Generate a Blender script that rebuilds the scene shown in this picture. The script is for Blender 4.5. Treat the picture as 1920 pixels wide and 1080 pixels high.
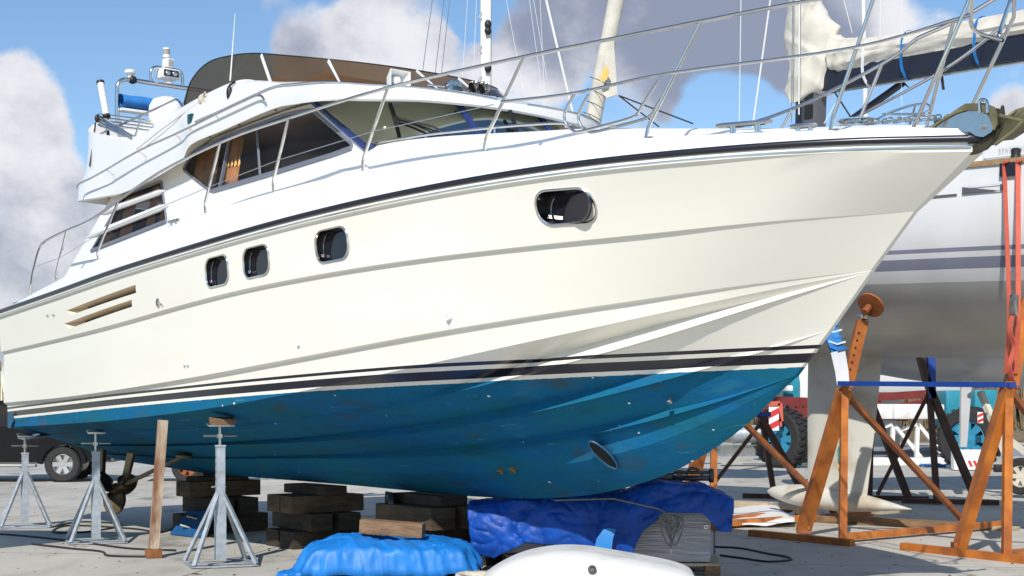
import bpy, bmesh, math, random
import numpy as np
from mathutils import Vector, Matrix, Euler
from mathutils.geometry import tessellate_polygon
for o in list(bpy.data.objects): bpy.data.objects.remove(o)
scene = bpy.context.scene
COL = scene.collection
R = math.radians
random.seed(4)
# ------------------------------------------------------------------ camera, sky, sun, exposure
FPX, HZ, EYE = 2700.0, 765.0, 1.6
cam = bpy.data.objects.new('camera', bpy.data.cameras.new('camera')); COL.objects.link(cam)
cam.location = (0, 0, EYE); cam.rotation_euler = (R(90), 0, 0)
cam.data.sensor_width = 36; cam.data.lens = 36*FPX/1920
cam.data.shift_y = (HZ-540)/1920
cam.data.clip_start = 0.1; cam.data.clip_end = 3000
scene.camera = cam
SUN_EL, SUN_AZ = 38.0, 194.0        # azimuth clockwise from +Y (north): behind the camera, a little to the left
sdir = Vector((math.sin(R(SUN_AZ))*math.cos(R(SUN_EL)), math.cos(R(SUN_AZ))*math.cos(R(SUN_EL)), math.sin(R(SUN_EL))))
sun = bpy.data.objects.new('sun', bpy.data.lights.new('sun', 'SUN')); COL.objects.link(sun)
sun.data.energy = 4.4; sun.data.angle = R(0.5); sun.data.color = (1.0, 0.955, 0.89)
sun.rotation_euler = sdir.to_track_quat('Z', 'Y').to_euler(); sun.location = (-8, -30, 30)
scene.view_settings.view_transform = 'Standard'; scene.view_settings.look = 'None'
scene.view_settings.exposure = 0.07; scene.view_settings.gamma = 1.0
scene.cycles.max_bounces = 8; scene.cycles.transparent_max_bounces = 16
scene.cycles.use_denoising = True

def make_world():
    w = bpy.data.worlds.new("World"); scene.world = w; w.use_nodes = True
    nt = w.node_tree; N = nt.nodes; L = nt.links; N.clear()
    out = N.new('ShaderNodeOutputWorld'); bg = N.new('ShaderNodeBackground'); bg.inputs[1].default_value = 0.1
    L.new(bg.outputs[0], out.inputs[0])
    sky = N.new('ShaderNodeTexSky'); sky.sky_type = 'NISHITA'; sky.sun_disc = False
    sky.sun_elevation = R(SUN_EL); sky.sun_rotation = R(SUN_AZ); sky.altitude = 0
    sky.air_density = 1.0; sky.dust_density = 0.0; sky.ozone_density = 3.0
    tc = N.new('ShaderNodeTexCoord')
    def M(op, a, b=None, clamp=False):
        n = N.new('ShaderNodeMath'); n.operation = op; n.use_clamp = clamp
        for i, x in enumerate((a, b)):
            if x is None: continue
            if isinstance(x, (int, float)): n.inputs[i].default_value = x
            else: L.new(x, n.inputs[i])
        return n.outputs[0]
    def noise(scale, detail, rough=.55, off=(0, 0, 0)):
        mp = N.new('ShaderNodeMapping'); mp.inputs['Location'].default_value = off; mp.inputs['Scale'].default_value = (1, 1, 1.25)
        L.new(tc.outputs['Generated'], mp.inputs[0])
        n = N.new('ShaderNodeTexNoise'); n.inputs['Scale'].default_value = scale; n.inputs['Detail'].default_value = detail
        n.inputs['Roughness'].default_value = rough; L.new(mp.outputs[0], n.inputs[0]); return n.outputs[0]
    def blobs(lst):
        acc = None
        for az, el, rad, wt in lst:      # a cloud bank round a compass direction: azimuth, elevation, size in degrees
            c = Vector((math.sin(R(az))*math.cos(R(el)), math.cos(R(az))*math.cos(R(el)), math.sin(R(el))))
            n = N.new('ShaderNodeVectorMath'); n.operation = 'DOT_PRODUCT'; n.inputs[1].default_value = c
            L.new(tc.outputs['Generated'], n.inputs[0])
            m = N.new('ShaderNodeMapRange'); m.interpolation_type = 'SMOOTHSTEP'
            m.inputs[1].default_value = math.cos(R(rad)); m.inputs[2].default_value = math.cos(R(rad*.15))
            m.inputs[3].default_value = 0; m.inputs[4].default_value = wt
            L.new(n.outputs['Value'], m.inputs[0]); acc = m.outputs[0] if acc is None else M('ADD', acc, m.outputs[0])
        return acc
    dg = 0.0195                                        # about degrees per photo pixel
    def D(px, py, r, wt):
        rx, rz = (px-960)/FPX, (HZ-py)/FPX
        return (math.degrees(math.atan(rx)), math.degrees(math.atan(rz/math.hypot(1, rx))), r*dg, wt)
    banks = blobs([D(20,200,150,.40), D(60,280,140,.36), D(90,430,180,.42), D(30,560,170,.38), D(0,60,60,-.1),
        D(330,25,110,.12), D(200,30,70,.1), D(470,10,110,.14), D(620,120,150,.42), D(740,60,150,.36), D(830,150,130,.30), D(550,110,80,.2),
        D(880,20,70,-.22), D(790,25,50,-.1), D(980,140,140,.34), D(1080,40,190,.42), D(1280,40,210,.48), D(1420,70,150,.36), D(1560,30,190,.42), D(1720,60,110,.30),
        D(1360,205,120,-.5), D(1260,205,50,.15), D(1180,225,90,.2), D(1660,200,110,-.5), D(1890,40,55,-.4), D(1890,230,80,.3), D(1780,220,80,-.15),
        D(420,90,100,-.30), D(250,230,170,-.32), D(320,130,120,-.25), D(150,20,120,-.25), D(110,600,60,-.1),
        (-60, 20, 30, .12), (70, 22, 35, .15), (180, 25, 50, .12), (120, 40, 30, .1), (-110, 30, 35, .12)])
    nz = noise(6.5, 12, .62); nf = noise(17.0, 12, .68, (3, 1, 7))
    dens = M('ADD', M('ADD', M('MULTIPLY', nz, 1.05), M('MULTIPLY', nf, .40)), banks)
    mask = N.new('ShaderNodeMapRange'); mask.interpolation_type = 'SMOOTHSTEP'
    mask.inputs[1].default_value = .84; mask.inputs[2].default_value = 1.06; L.new(dens, mask.inputs[0])
    dark = M('ADD', M('MULTIPLY', noise(11.0, 9, .6, (5, 2, 1)), 1.3),
             M('ADD', M('MULTIPLY', M('SUBTRACT', dens, .98), .38), blobs([D(1160,60,230,.24), D(1380,110,230,.36), D(1500,60,160,.26), D(1000,30,140,.1), D(60,500,150,.08), D(30,220,160,-.22), D(720,120,130,-.22), D(1720,60,110,-.25), D(950,170,110,-.2), D(1060,30,60,-.1), D(1230,20,90,-.12)])))
    dr = N.new('ShaderNodeMapRange'); dr.interpolation_type = 'SMOOTHSTEP'
    dr.inputs[1].default_value = .40; dr.inputs[2].default_value = 1.02; L.new(dark, dr.inputs[0])
    cc = N.new('ShaderNodeMix'); cc.data_type = 'RGBA'
    cc.inputs[6].default_value = (8.6, 8.5, 8.8, 1); cc.inputs[7].default_value = (2.8, 3.1, 4.1, 1)
    L.new(dr.outputs[0], cc.inputs[0])
    hz = N.new('ShaderNodeVectorMath'); hz.operation = 'MULTIPLY'; hz.inputs[1].default_value = (1.12, 1.22, 1.28)
    L.new(sky.outputs[0], hz.inputs[0])
    mx = N.new('ShaderNodeMix'); mx.data_type = 'RGBA'
    L.new(M('MULTIPLY', mask.outputs[0], .94), mx.inputs[0]); L.new(hz.outputs[0], mx.inputs[6]); L.new(cc.outputs[2], mx.inputs[7])
    L.new(mx.outputs[2], bg.inputs[0])
make_world()

# ------------------------------------------------------------------ helpers: materials
MATS = {}
def mat(name, col, rough=.5, metal=0., spec=.5, var=0., vscale=4., col2=None, bump=0., bscale=40., coat=0., stretch=(1, 1, 1), detail=4, lo=.35, hi=.7):
    m = bpy.data.materials.new(name); m.use_nodes = True; nt = m.node_tree; N = nt.nodes; L = nt.links
    b = N['Principled BSDF']; b.inputs['Roughness'].default_value = rough; b.inputs['Metallic'].default_value = metal
    b.inputs['Specular IOR Level'].default_value = spec; b.inputs['Coat Weight'].default_value = coat; b.inputs['Coat Roughness'].default_value = .06
    b.inputs['Base Color'].default_value = (*col, 1)
    if var or col2:
        tc = N.new('ShaderNodeTexCoord'); mp = N.new('ShaderNodeMapping'); mp.inputs['Scale'].default_value = stretch
        L.new(tc.outputs['Object'], mp.inputs[0])
        n = N.new('ShaderNodeTexNoise'); n.inputs['Scale'].default_value = vscale; n.inputs['Detail'].default_value = detail
        L.new(mp.outputs[0], n.inputs[0])
        rp = N.new('ShaderNodeValToRGB'); rp.color_ramp.elements[0].position = lo; rp.color_ramp.elements[1].position = hi
        c2 = col2 or tuple(x*(1-var) for x in col)
        rp.color_ramp.elements[0].color = (*c2, 1); rp.color_ramp.elements[1].color = (*col, 1)
        L.new(n.outputs[0], rp.inputs[0]); L.new(rp.outputs[0], b.inputs['Base Color'])
    if bump:
        tc2 = N.new('ShaderNodeTexCoord'); mp2 = N.new('ShaderNodeMapping'); mp2.inputs['Scale'].default_value = stretch
        L.new(tc2.outputs['Object'], mp2.inputs[0])
        n2 = N.new('ShaderNodeTexNoise'); n2.inputs['Scale'].default_value = bscale; n2.inputs['Detail'].default_value = 5
        L.new(mp2.outputs[0], n2.inputs[0]); bp = N.new('ShaderNodeBump'); bp.inputs['Strength'].default_value = bump; bp.inputs['Distance'].default_value = .02
        L.new(n2.outputs[0], bp.inputs['Height']); L.new(bp.outputs[0], b.inputs['Normal'])
    MATS[name] = m; return m
def glass(name, tint, rough=.02, clear=.5, spec=1., mirror=0., body=None):
    """tinted pane: what lies behind shows through darkened, the sky reflects in it"""
    m = bpy.data.materials.new(name); m.use_nodes = True; nt = m.node_tree; N = nt.nodes; L = nt.links; N.clear()
    out = N.new('ShaderNodeOutputMaterial'); mx = N.new('ShaderNodeMixShader'); tr = N.new('ShaderNodeBsdfTransparent')
    gl = N.new('ShaderNodeBsdfPrincipled'); gl.inputs['Base Color'].default_value = (*[x*.12 for x in tint], 1); gl.inputs['Roughness'].default_value = rough
    gl.inputs['Specular IOR Level'].default_value = spec
    tr.inputs[0].default_value = (*tint, 1); fr = N.new('ShaderNodeLayerWeight'); fr.inputs[0].default_value = 1-clear
    
    if body:
        gl.inputs['Base Color'].default_value = (*body[:3], 1); ad = N.new('ShaderNodeMath'); ad.operation = 'MAXIMUM'; ad.inputs[1].default_value = body[3]; L.new(fr.outputs['Fresnel'], ad.inputs[0]); L.new(ad.outputs[0], mx.inputs[0])
    elif mirror:
        gl = N.new('ShaderNodeBsdfGlossy'); gl.inputs[0].default_value = (.86, .92, .86, 1); gl.inputs['Roughness'].default_value = rough
        ad = N.new('ShaderNodeMath'); ad.operation = 'MAXIMUM'; ad.inputs[1].default_value = mirror; L.new(fr.outputs['Fresnel'], ad.inputs[0]); L.new(ad.outputs[0], mx.inputs[0])
    else: L.new(fr.outputs['Fresnel'], mx.inputs[0])
    L.new(tr.outputs[0], mx.inputs[1]); L.new(gl.outputs[0], mx.inputs[2]); L.new(mx.outputs[0], out.inputs[0])
    MATS[name] = m; return m

# ------------------------------------------------------------------ helpers: meshes
def nrm(v):
    v = Vector(v); return v.normalized() if v.length > 1e-9 else Vector((0, 0, 1))
def catmull(P, n=6, closed=False):
    P = [Vector(p) for p in P]; out = []; k = len(P)
    for i in range(k if closed else k-1):
        a, b, c, d = (P[(i-1) % k] if closed or i else P[0]*2-P[1]), P[i], P[(i+1) % k], (P[(i+2) % k] if closed or i+2 < k else P[-1]*2-P[-2])
        for j in range(n):
            t = j/n; out.append(.5*((2*b)+(c-a)*t+(2*a-5*b+4*c-d)*t*t+(3*b-a-3*c+d)*t**3))
    if not closed: out.append(P[-1])
    return out
def fillet(P, r, n=5):
    P = [Vector(p) for p in P]; out = [P[0]]
    for i in range(1, len(P)-1):
        a, b, c = P[i-1], P[i], P[i+1]; rr = min(r, (a-b).length*.45, (c-b).length*.45)
        p, q = b+(a-b).normalized()*rr, b+(c-b).normalized()*rr
        for j in range(n+1):
            t = j/n; out.append((1-t)**2*p+2*t*(1-t)*b+t*t*q)
    out.append(P[-1]); return out
class MB:
    def __init__(s): s.v = []; s.f = []; s.m = []
    def add(s, vs, fs, mi=0):
        b = len(s.v); s.v += [tuple(x) for x in vs]; s.f += [tuple(i+b for i in f) for f in fs]; s.m += [mi]*len(fs); return s
    def grid(s, rows, mi=0, cu=False, cv=False, flip=False):
        n = len(rows); k = len(rows[0]); vs = [p for r in rows for p in r]; fs = []
        for i in range(n if cu else n-1):
            for j in range(k if cv else k-1):
                a, b, c, d = i*k+j, i*k+(j+1) % k, ((i+1) % n)*k+(j+1) % k, ((i+1) % n)*k+j
                fs.append((a, d, c, b) if flip else (a, b, c, d))
        return s.add(vs, fs, mi)
    def tube(s, P, r, seg=8, closed=False, mi=0, cap=True, sq=None, up=None):
        P = [Vector(p) for p in P]
        P = [p for i, p in enumerate(P) if i == 0 or (p-P[i-1]).length > 1e-6]
        n = len(P); rr = r if isinstance(r, (list, tuple)) else [r]*n
        T = [nrm((P[(i+1) % n]-P[i-1]) if closed else (P[min(i+1, n-1)]-P[max(i-1, 0)])) for i in range(n)]
        ref = Vector(up) if up else (Vector((0, 0, 1)) if abs(T[0].z) < .9 else Vector((1, 0, 0)))
        X = nrm(ref-T[0]*ref.dot(T[0])); rows = []
        for i in range(n):
            X = nrm(X-T[i]*X.dot(T[i])); Y = T[i].cross(X)
            if sq: a, b = sq; ring = [P[i]+X*(x*a*rr[i])+Y*(y*b*rr[i]) for x, y in ((1, 1), (-1, 1), (-1, -1), (1, -1))]
            else: ring = [P[i]+(X*math.cos(2*math.pi*q/seg)+Y*math.sin(2*math.pi*q/seg))*rr[i] for q in range(seg)]
            rows.append(ring)
        s.grid(rows, mi, cu=closed, cv=True)
        if cap and not closed:
            k = len(rows[0]); b = len(s.v); s.add(rows[0], [tuple(reversed(range(k)))], mi); s.add(rows[-1], [tuple(range(k))], mi)
        return s
    def bar(s, a, b, w, h, mi=0, up=(0, 0, 1)):
        return s.tube([a, b], 1., sq=(h/2, w/2), mi=mi, up=up if abs(nrm(Vector(b)-Vector(a)).dot(Vector(up))) < .95 else (1, 0, 0))
    def box(s, c, size, mi=0, rot=None, bev=0.):
        bm = bmesh.new(); bmesh.ops.create_cube(bm, size=1)
        for v in bm.verts: v.co = Vector((v.co.x*size[0], v.co.y*size[1], v.co.z*size[2]))
        if bev: bmesh.ops.bevel(bm, geom=bm.edges[:], offset=bev, segments=2, profile=.6, affect='EDGES')
        Mx = (rot.to_matrix() if isinstance(rot, Euler) else rot) if rot is not None else Matrix.Identity(3)
        bm.verts.index_update(); s.add([Mx @ v.co+Vector(c) for v in bm.verts], [[v.index for v in f.verts] for f in bm.faces], mi); bm.free(); return s
    def cyl(s, a, b, r, r2=None, seg=14, mi=0): return s.tube([a, b], [r, r if r2 is None else r2], seg, mi=mi)
    def lathe(s, prof, seg=20, mi=0, c=(0, 0, 0), rot=None):
        Mx = rot if rot is not None else Matrix.Identity(3); rows = []
        for q in range(seg):
            t = 2*math.pi*q/seg; rows.append([Mx @ Vector((r*math.cos(t), r*math.sin(t), z))+Vector(c) for r, z in prof])
        return s.grid(rows, mi, cu=True, flip=True)
    def prism(s, pts, off, mi=0, holes=(), mis=None):
        """flat outline (with holes) given thickness along off"""
        off = Vector(off); loops = [[Vector(p) for p in pts]]+[[Vector(p) for p in h] for h in holes]
        flat = [p for l in loops for p in l]
        if len(loops) == 1: tris = tessellate_polygon(loops)
        else:
            bm = bmesh.new(); vs = [[bm.verts.new(p) for p in l] for l in loops]; es = [bm.edges.new((l[i], l[(i+1) % len(l)])) for l in vs for i in range(len(l))]
            bm.verts.index_update(); bmesh.ops.triangle_fill(bm, use_beauty=True, use_dissolve=False, edges=es); tris = [[v.index for v in f.verts] for f in bm.faces]; bm.free()
        n = len(flat); s.add(flat, [tuple(t) for t in tris], mi); s.add([p+off for p in flat], [tuple(reversed(t)) for t in tris], mi)
        for l in loops:
            k = len(l); s.add(l+[p+off for p in l], [(i, (i+1) % k, k+(i+1) % k, k+i) for i in range(k)], mi if mis is None else mis)
        return s
    def blob(s, c, r, seg=12, mi=0, f=None):
        rows = []
        for i in range(seg+1):
            t = math.pi*i/seg; row = []
            for j in range(seg*2):
                a = math.pi*j/seg; p = Vector((math.sin(t)*math.cos(a), math.sin(t)*math.sin(a), math.cos(t)))
                p = Vector((p.x*r[0], p.y*r[1], p.z*r[2]))*(f(p) if f else 1); row.append(p+Vector(c))
            rows.append(row)
        return s.grid(rows, mi, cv=True, flip=True)
    def build(s, name, mats, parent=None, ang=38, smooth=True, fix=True):
        me = bpy.data.meshes.new(name); me.from_pydata(s.v, [], s.f)
        for m in (mats if isinstance(mats, (list, tuple)) else [mats]): me.materials.append(MATS[m] if isinstance(m, str) else m)
        me.polygons.foreach_set('material_index', s.m)
        bm = bmesh.new(); bm.from_mesh(me); bmesh.ops.remove_doubles(bm, verts=bm.verts, dist=2e-4)
        bmesh.ops.dissolve_degenerate(bm, dist=1e-5, edges=bm.edges)
        if fix: bmesh.ops.recalc_face_normals(bm, faces=bm.faces)
        bm.to_mesh(me); bm.free()
        if smooth:
            me.polygons.foreach_set('use_smooth', [True]*len(me.polygons)); me.set_sharp_from_angle(angle=R(ang))
        o = bpy.data.objects.new(name, me); COL.objects.link(o)
        if parent: o.parent = parent
        return o
def thing(name, label, cat, loc=(0, 0, 0), rz=0., group=None):
    o = bpy.data.objects.new(name, None); COL.objects.link(o); o.empty_display_size = .2
    o.location = loc; o.rotation_euler = (0, 0, rz); o['label'] = label; o['category'] = cat
    if group: o['group'] = group
    return o
def tag(o, label, cat, group=None):
    o['label'] = label; o['category'] = cat
    if group: o['group'] = group
    return o
def struct(o): o['kind'] = 'structure'; return o
def copy_tree(o, parent=None):
    c = o.copy(); COL.objects.link(c)
    if parent: c.parent = parent
    for ch in o.children: copy_tree(ch, c)
    return c
def W(px, py, D):
    """point of the place seen at a photo pixel, D metres ahead of the camera"""
    return Vector(((px-960)/FPX*D, D, EYE+(HZ-py)/FPX*D))
def G(px, py, z=0.):
    """point at height z seen at a photo pixel (below the horizon)"""
    return W(px, py, (EYE-z)*FPX/(py-HZ))
def I(tab): 
    xs = [t[0] for t in tab]; ys = [t[1] for t in tab]
    return lambda u: float(np.interp(u, xs, ys))
def IS(tab):
    """smooth interpolation of a table"""
    P = np.array(catmull([(t[0], t[1], 0) for t in tab], 8))
    return lambda u: float(np.interp(u, P[:, 0], P[:, 1]))

# ------------------------------------------------------------------ materials
mat('gelcoat_white', (.80, .79, .76), .22, coat=.3, var=.025, vscale=1.5)
mat('deck_white', (.82, .82, .81), .35, var=.03, vscale=3)
mat('soffit_bounce_tint', (.86, .79, .63), .45)  # white soffit with the warm bounce light tinted into its colour
mat('vent_cream', (.74, .64, .50), .45)
mat('port_glass', (.010, .009, .014), .05, spec=.45)
mat('steel', (.72, .70, .66), .16, metal=1., var=.1, vscale=9)
mat('steel_dark', (.20, .19, .19), .2, metal=1., var=.3, vscale=10)
mat('steel_dull', (.55, .54, .51), .33, metal=1., var=.2, vscale=12)
mat('galvanised', (.47, .52, .56), .5, metal=.35, var=.30, vscale=14, bump=.15, bscale=60)
mat('rubber_black', (.012, .013, .022), .28, spec=.6)
mat('black', (.012, .012, .013), .5)
mat('matt_black', (.008, .008, .008), .9)
mat('frame_grey', (.23, .25, .30), .4, metal=.5)
mat('white_plastic', (.78, .78, .76), .4)
mat('curtain', (.88, .47, .16), .9, var=.35, vscale=6)
mat('wood_trim', (.36, .15, .06), .5, var=.3, vscale=8, stretch=(1, 1, 6))
mat('interior_dark', (.03, .03, .04), .8)
mat('interior_grey', (.12, .12, .14), .7)
mat('screen_frame_blue', (.02, .04, .16), .3)
mat('tan', (.55, .33, .14), .7)
mat('blue_canvas', (.03, .22, .60), .7, var=.25, vscale=7)
mat('green_lamp', (.005, .06, .07), .15)
mat('lamp_glass', (.35, .33, .28), .1)
mat('bronze', (.22, .16, .07), .38, metal=.8, var=.55, vscale=9)
mat('bronze_dark', (.11, .075, .035), .45, metal=.7, var=.5, vscale=9)
mat('anchor_dark', (.075, .065, .035), .5, metal=.3, var=.4, vscale=8)
mat('olive_steel', (.24, .21, .11), .5, metal=.25, var=.45, vscale=6, bump=.1, bscale=30)
mat('blue_paint', (.015, .10, .20), .5, var=.2, vscale=9)
mat('rope_white', (.62, .56, .45), .9, var=.3, vscale=30)
mat('cable_black', (.015, .015, .015), .6)
glass('tinted_glass', (.80, .75, .80), clear=.62)
glass('windscreen_glass', (.30, .36, .32), clear=.5, mirror=.6)
glass('smoked_acrylic', (.30, .20, .115), clear=.60, spec=.4, rough=.1, body=(.085, .062, .042, .45))

def hull_paint():
    """white topsides, two black boot stripes, blue antifouling with chips and scrubbed patches below"""
    m = bpy.data.materials.new('hull_paint'); m.use_nodes = True; nt = m.node_tree; N = nt.nodes; L = nt.links; b = N['Principled BSDF']
    tc = N.new('ShaderNodeTexCoord'); sp = N.new('ShaderNodeSeparateXYZ'); L.new(tc.outputs['Object'], sp.inputs[0])
    def M(op, a, bb=None, clamp=False):
        n = N.new('ShaderNodeMath'); n.operation = op; n.use_clamp = clamp
        for i, x in enumerate((a, bb)):
            if x is None: continue
            if isinstance(x, (int, float)): n.inputs[i].default_value = x
            else: L.new(x, n.inputs[i])
        return n.outputs[0]
    def noise(sc, det=4, st=(1, 1, 1), rough=.5):
        mp = N.new('ShaderNodeMapping'); mp.inputs['Scale'].default_value = st; L.new(tc.outputs['Object'], mp.inputs[0])
        n = N.new('ShaderNodeTexNoise'); n.inputs['Scale'].default_value = sc; n.inputs['Detail'].default_value = det; n.inputs['Roughness'].default_value = rough
        L.new(mp.outputs[0], n.inputs[0]); return n.outputs[0]
    def ramp(f, els, const=False):
        r = N.new('ShaderNodeValToRGB'); cr = r.color_ramp; cr.interpolation = 'CONSTANT' if const else 'LINEAR'
        while len(cr.elements) < len(els): cr.elements.new(.5)
        for e, (p, c) in zip(cr.elements, els): e.position = p; e.color = (*c, 1)
        L.new(f, r.inputs[0]); return r.outputs[0]
    def mix(f, a, bb):
        n = N.new('ShaderNodeMix'); n.data_type = 'RGBA'
        for i, x in ((0, f), (6, a), (7, bb)):
            if isinstance(x, tuple): n.inputs[i].default_value = (*x, 1)
            elif isinstance(x, (int, float)): n.inputs[i].default_value = x
            else: L.new(x, n.inputs[i])
        return n.outputs[2]
    lev = M('SUBTRACT', sp.outputs['Z'], M('ADD', M('MULTIPLY', sp.outputs['X'], .0374), 1.462))
    f = M('ADD', M('MULTIPLY', lev, 1.0), .5)
    wh, bk = (.80, .775, .69), (.012, .011, .020)
    top = ramp(f, [(0, wh), (.528, bk), (.60, wh), (.632, bk), (.658, wh)], True)
    stain = ramp(noise(1.1, 5, (.5, 1, 1.6)), [(.35, (.90, .89, .86)), (.62, (1, 1, 1))])
    mm = N.new('ShaderNodeMix'); mm.data_type = 'RGBA'; mm.blend_type = 'MULTIPLY'; mm.inputs[0].default_value = .35
    L.new(top, mm.inputs[6]); L.new(stain, mm.inputs[7])
    blue = ramp(noise(1.6, 7, (.55, 1, 1.5), .62), [(.30, (.012, .125, .17)), (.45, (.010, .13, .225)), (.57, (.009, .12, .27)), (.72, (.028, .175, .29))])
    blue = mix(ramp(noise(5.5, 6, (.35, 1, 2.2), .65), [(.52, (0, 0, 0)), (.72, (.5, .5, .5))]), blue, (.015, .065, .09))
    blue = mix(ramp(noise(38, 3), [(.45, (0, 0, 0)), (.85, (.5, .5, .5))]), blue, (.02, .14, .24))
    blue = mix(ramp(noise(2.6, 4, (.6, 1, 1)), [(.58, (0, 0, 0)), (.70, (.6, .6, .6))]), blue, (.06, .075, .05))
    vo = N.new('ShaderNodeTexVoronoi'); vo.inputs['Scale'].default_value = 8.5; mp = N.new('ShaderNodeMapping'); mp.inputs['Scale'].default_value = (1.0, 1.2, 1.2)
    L.new(tc.outputs['Object'], mp.inputs[0]); L.new(mp.outputs[0], vo.inputs[0])
    vs = N.new('ShaderNodeSeparateColor'); L.new(vo.outputs['Color'], vs.inputs[0])
    chip = M('MULTIPLY', M('LESS_THAN', vo.outputs['Distance'], M('MULTIPLY', M('POWER', vs.outputs[1], 2.5), .14)), M('GREATER_THAN', vs.outputs[0], .55))
    fwd = M('GREATER_THAN', M('ADD', sp.outputs['X'], M('MULTIPLY', vs.outputs[2], 5)), 9.0)
    blue = mix(M('MULTIPLY', chip, fwd), blue, (.72, .75, .76))
    scuff = ramp(noise(9, 4, (.10, 1, 2.4), .6), [(.66, (0, 0, 0)), (.72, (.55, .55, .55))]); blue = mix(scuff, blue, (.14, .30, .38))
    rust = ramp(noise(3.4, 8, (.5, 1, 1), .7), [(.63, (0, 0, 0)), (.72, (.6, .6, .6))]); blue = mix(rust, blue, (.13, .075, .06))
    under = M('LESS_THAN', lev, M('MULTIPLY', M('SUBTRACT', noise(14, 3), .5), .012))
    L.new(mix(under, mm.outputs[2], blue), b.inputs['Base Color'])
    L.new(M('ADD', M('MULTIPLY', under, .52), .26), b.inputs['Roughness']); L.new(M('SUBTRACT', .45, M('MULTIPLY', under, .40)), b.inputs['Specular IOR Level'])
    bp = N.new('ShaderNodeBump'); bp.inputs['Distance'].default_value = .01
    L.new(M('ADD', M('MULTIPLY', under, .35), .012), bp.inputs['Strength']); L.new(noise(26, 6, (.6, 1, 1), .65), bp.inputs['Height']); L.new(bp.outputs[0], b.inputs['Normal'])
    MATS['hull_paint'] = m
hull_paint()
# ------------------------------------------------------------------ ground
def ground():
    m = bpy.data.materials.new('concrete'); m.use_nodes = True; nt = m.node_tree; N = nt.nodes; L = nt.links; b = N['Principled BSDF']
    tc = N.new('ShaderNodeTexCoord')
    def noise(sc, det, st=(1, 1, 1)):
        mp = N.new('ShaderNodeMapping'); mp.inputs['Scale'].default_value = st; mp.inputs['Rotation'].default_value = (0, 0, R(12)); L.new(tc.outputs['Object'], mp.inputs[0])
        n = N.new('ShaderNodeTexNoise'); n.inputs['Scale'].default_value = sc; n.inputs['Detail'].default_value = det; L.new(mp.outputs[0], n.inputs[0]); return n.outputs[0]
    def ramp(f, els):
        r = N.new('ShaderNodeValToRGB'); cr = r.color_ramp
        while len(cr.elements) < len(els): cr.elements.new(.5)
        for e, (p, c) in zip(cr.elements, els): e.position = p; e.color = (*c, 1)
        L.new(f, r.inputs[0]); return r.outputs[0]
    def mul(a, c, f=1.):
        n = N.new('ShaderNodeMix'); n.data_type = 'RGBA'; n.blend_type = 'MULTIPLY'; n.inputs[0].default_value = f; L.new(a, n.inputs[6]); L.new(c, n.inputs[7]); return n.outputs[2]
    c = ramp(noise(.45, 7, (1, .5, 1)), [(.3, (.42, .39, .335)), (.52, (.53, .50, .435)), (.72, (.60, .575, .51))])
    c = mul(c, ramp(noise(2.2, 8, (1, .4, 1)), [(.32, (.74, .73, .71)), (.5, (1, 1, 1))]), .7)
    c = mul(c, ramp(noise(60, 3), [(.3, (.82, .82, .82)), (.6, (1, 1, 1))]), .6)
    c = mul(c, ramp(noise(.9, 10, (1, .6, 1)), [(.31, (.42, .41, .40)), (.40, (1, 1, 1))]), .9)
    c = mul(c, ramp(noise(7., 6, (.12, 1, 1)), [(.26, (.55, .54, .53)), (.36, (1, 1, 1))]), .5)
    mpb = N.new('ShaderNodeMapping'); mpb.inputs['Rotation'].default_value = (0, 0, R(8)); L.new(tc.outputs['Object'], mpb.inputs[0])
    br = N.new('ShaderNodeTexBrick'); br.offset = 0; br.inputs['Scale'].default_value = 1; br.inputs['Brick Width'].default_value = 5.0; br.inputs['Row Height'].default_value = 5.0
    br.inputs['Mortar Size'].default_value = .012; br.inputs['Color1'].default_value = (1, 1, 1, 1); br.inputs['Color2'].default_value = (.95, .95, .94, 1); br.inputs['Mortar'].default_value = (.25, .24, .22, 1)
    L.new(mpb.outputs[0], br.inputs[0]); c = mul(c, br.outputs[0])
    L.new(c, b.inputs['Base Color']); b.inputs['Roughness'].default_value = .85
    bp = N.new('ShaderNodeBump'); bp.inputs['Strength'].default_value = .25; bp.inputs['Distance'].default_value = .01; L.new(noise(30, 6), bp.inputs['Height']); L.new(bp.outputs[0], b.inputs['Normal'])
    MATS['concrete'] = m
    mb = MB(); mb.add([(-900, -300, 0), (900, -300, 0), (900, 1500, 0), (-900, 1500, 0)], [(0, 1, 2, 3)])
    struct(mb.build('ground', 'concrete'))
ground()
def grit():
    """small stones, chips of paint and splinters lying about the yard"""
    rnd = random.Random(11); mb = MB()
    for i in range(900):
        D = 13+rnd.random()**2*16; x = rnd.uniform(-.38, .38)*D; r_ = .006+.014*rnd.random()**2; a = rnd.random()*3; l_ = 1+2.5*(rnd.random() < .3)
        c, s_ = math.cos(a), math.sin(a); P = [(r_*l_, 0, 0), (0, r_, 0), (-r_*l_, 0, 0), (0, -r_, 0)]
        v = [(x+p[0]*c-p[1]*s_, D+p[0]*s_+p[1]*c, .001) for p in P]+[(x, D, r_*.8)]
        mb.add(v, [(0, 1, 4), (1, 2, 4), (2, 3, 4), (3, 0, 4)], rnd.choice((0, 0, 1, 2)))
    mat('grit_pale', (.42, .38, .30), .9); mat('grit_dark', (.07, .06, .05), .9); mat('grit_wood', (.30, .17, .08), .9)
    o = mb.build('grit', ['grit_pale', 'grit_dark', 'grit_wood'], smooth=False); o['kind'] = 'stuff'; o['label'] = 'scattered grit and splinters on the concrete'
grit()
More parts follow.
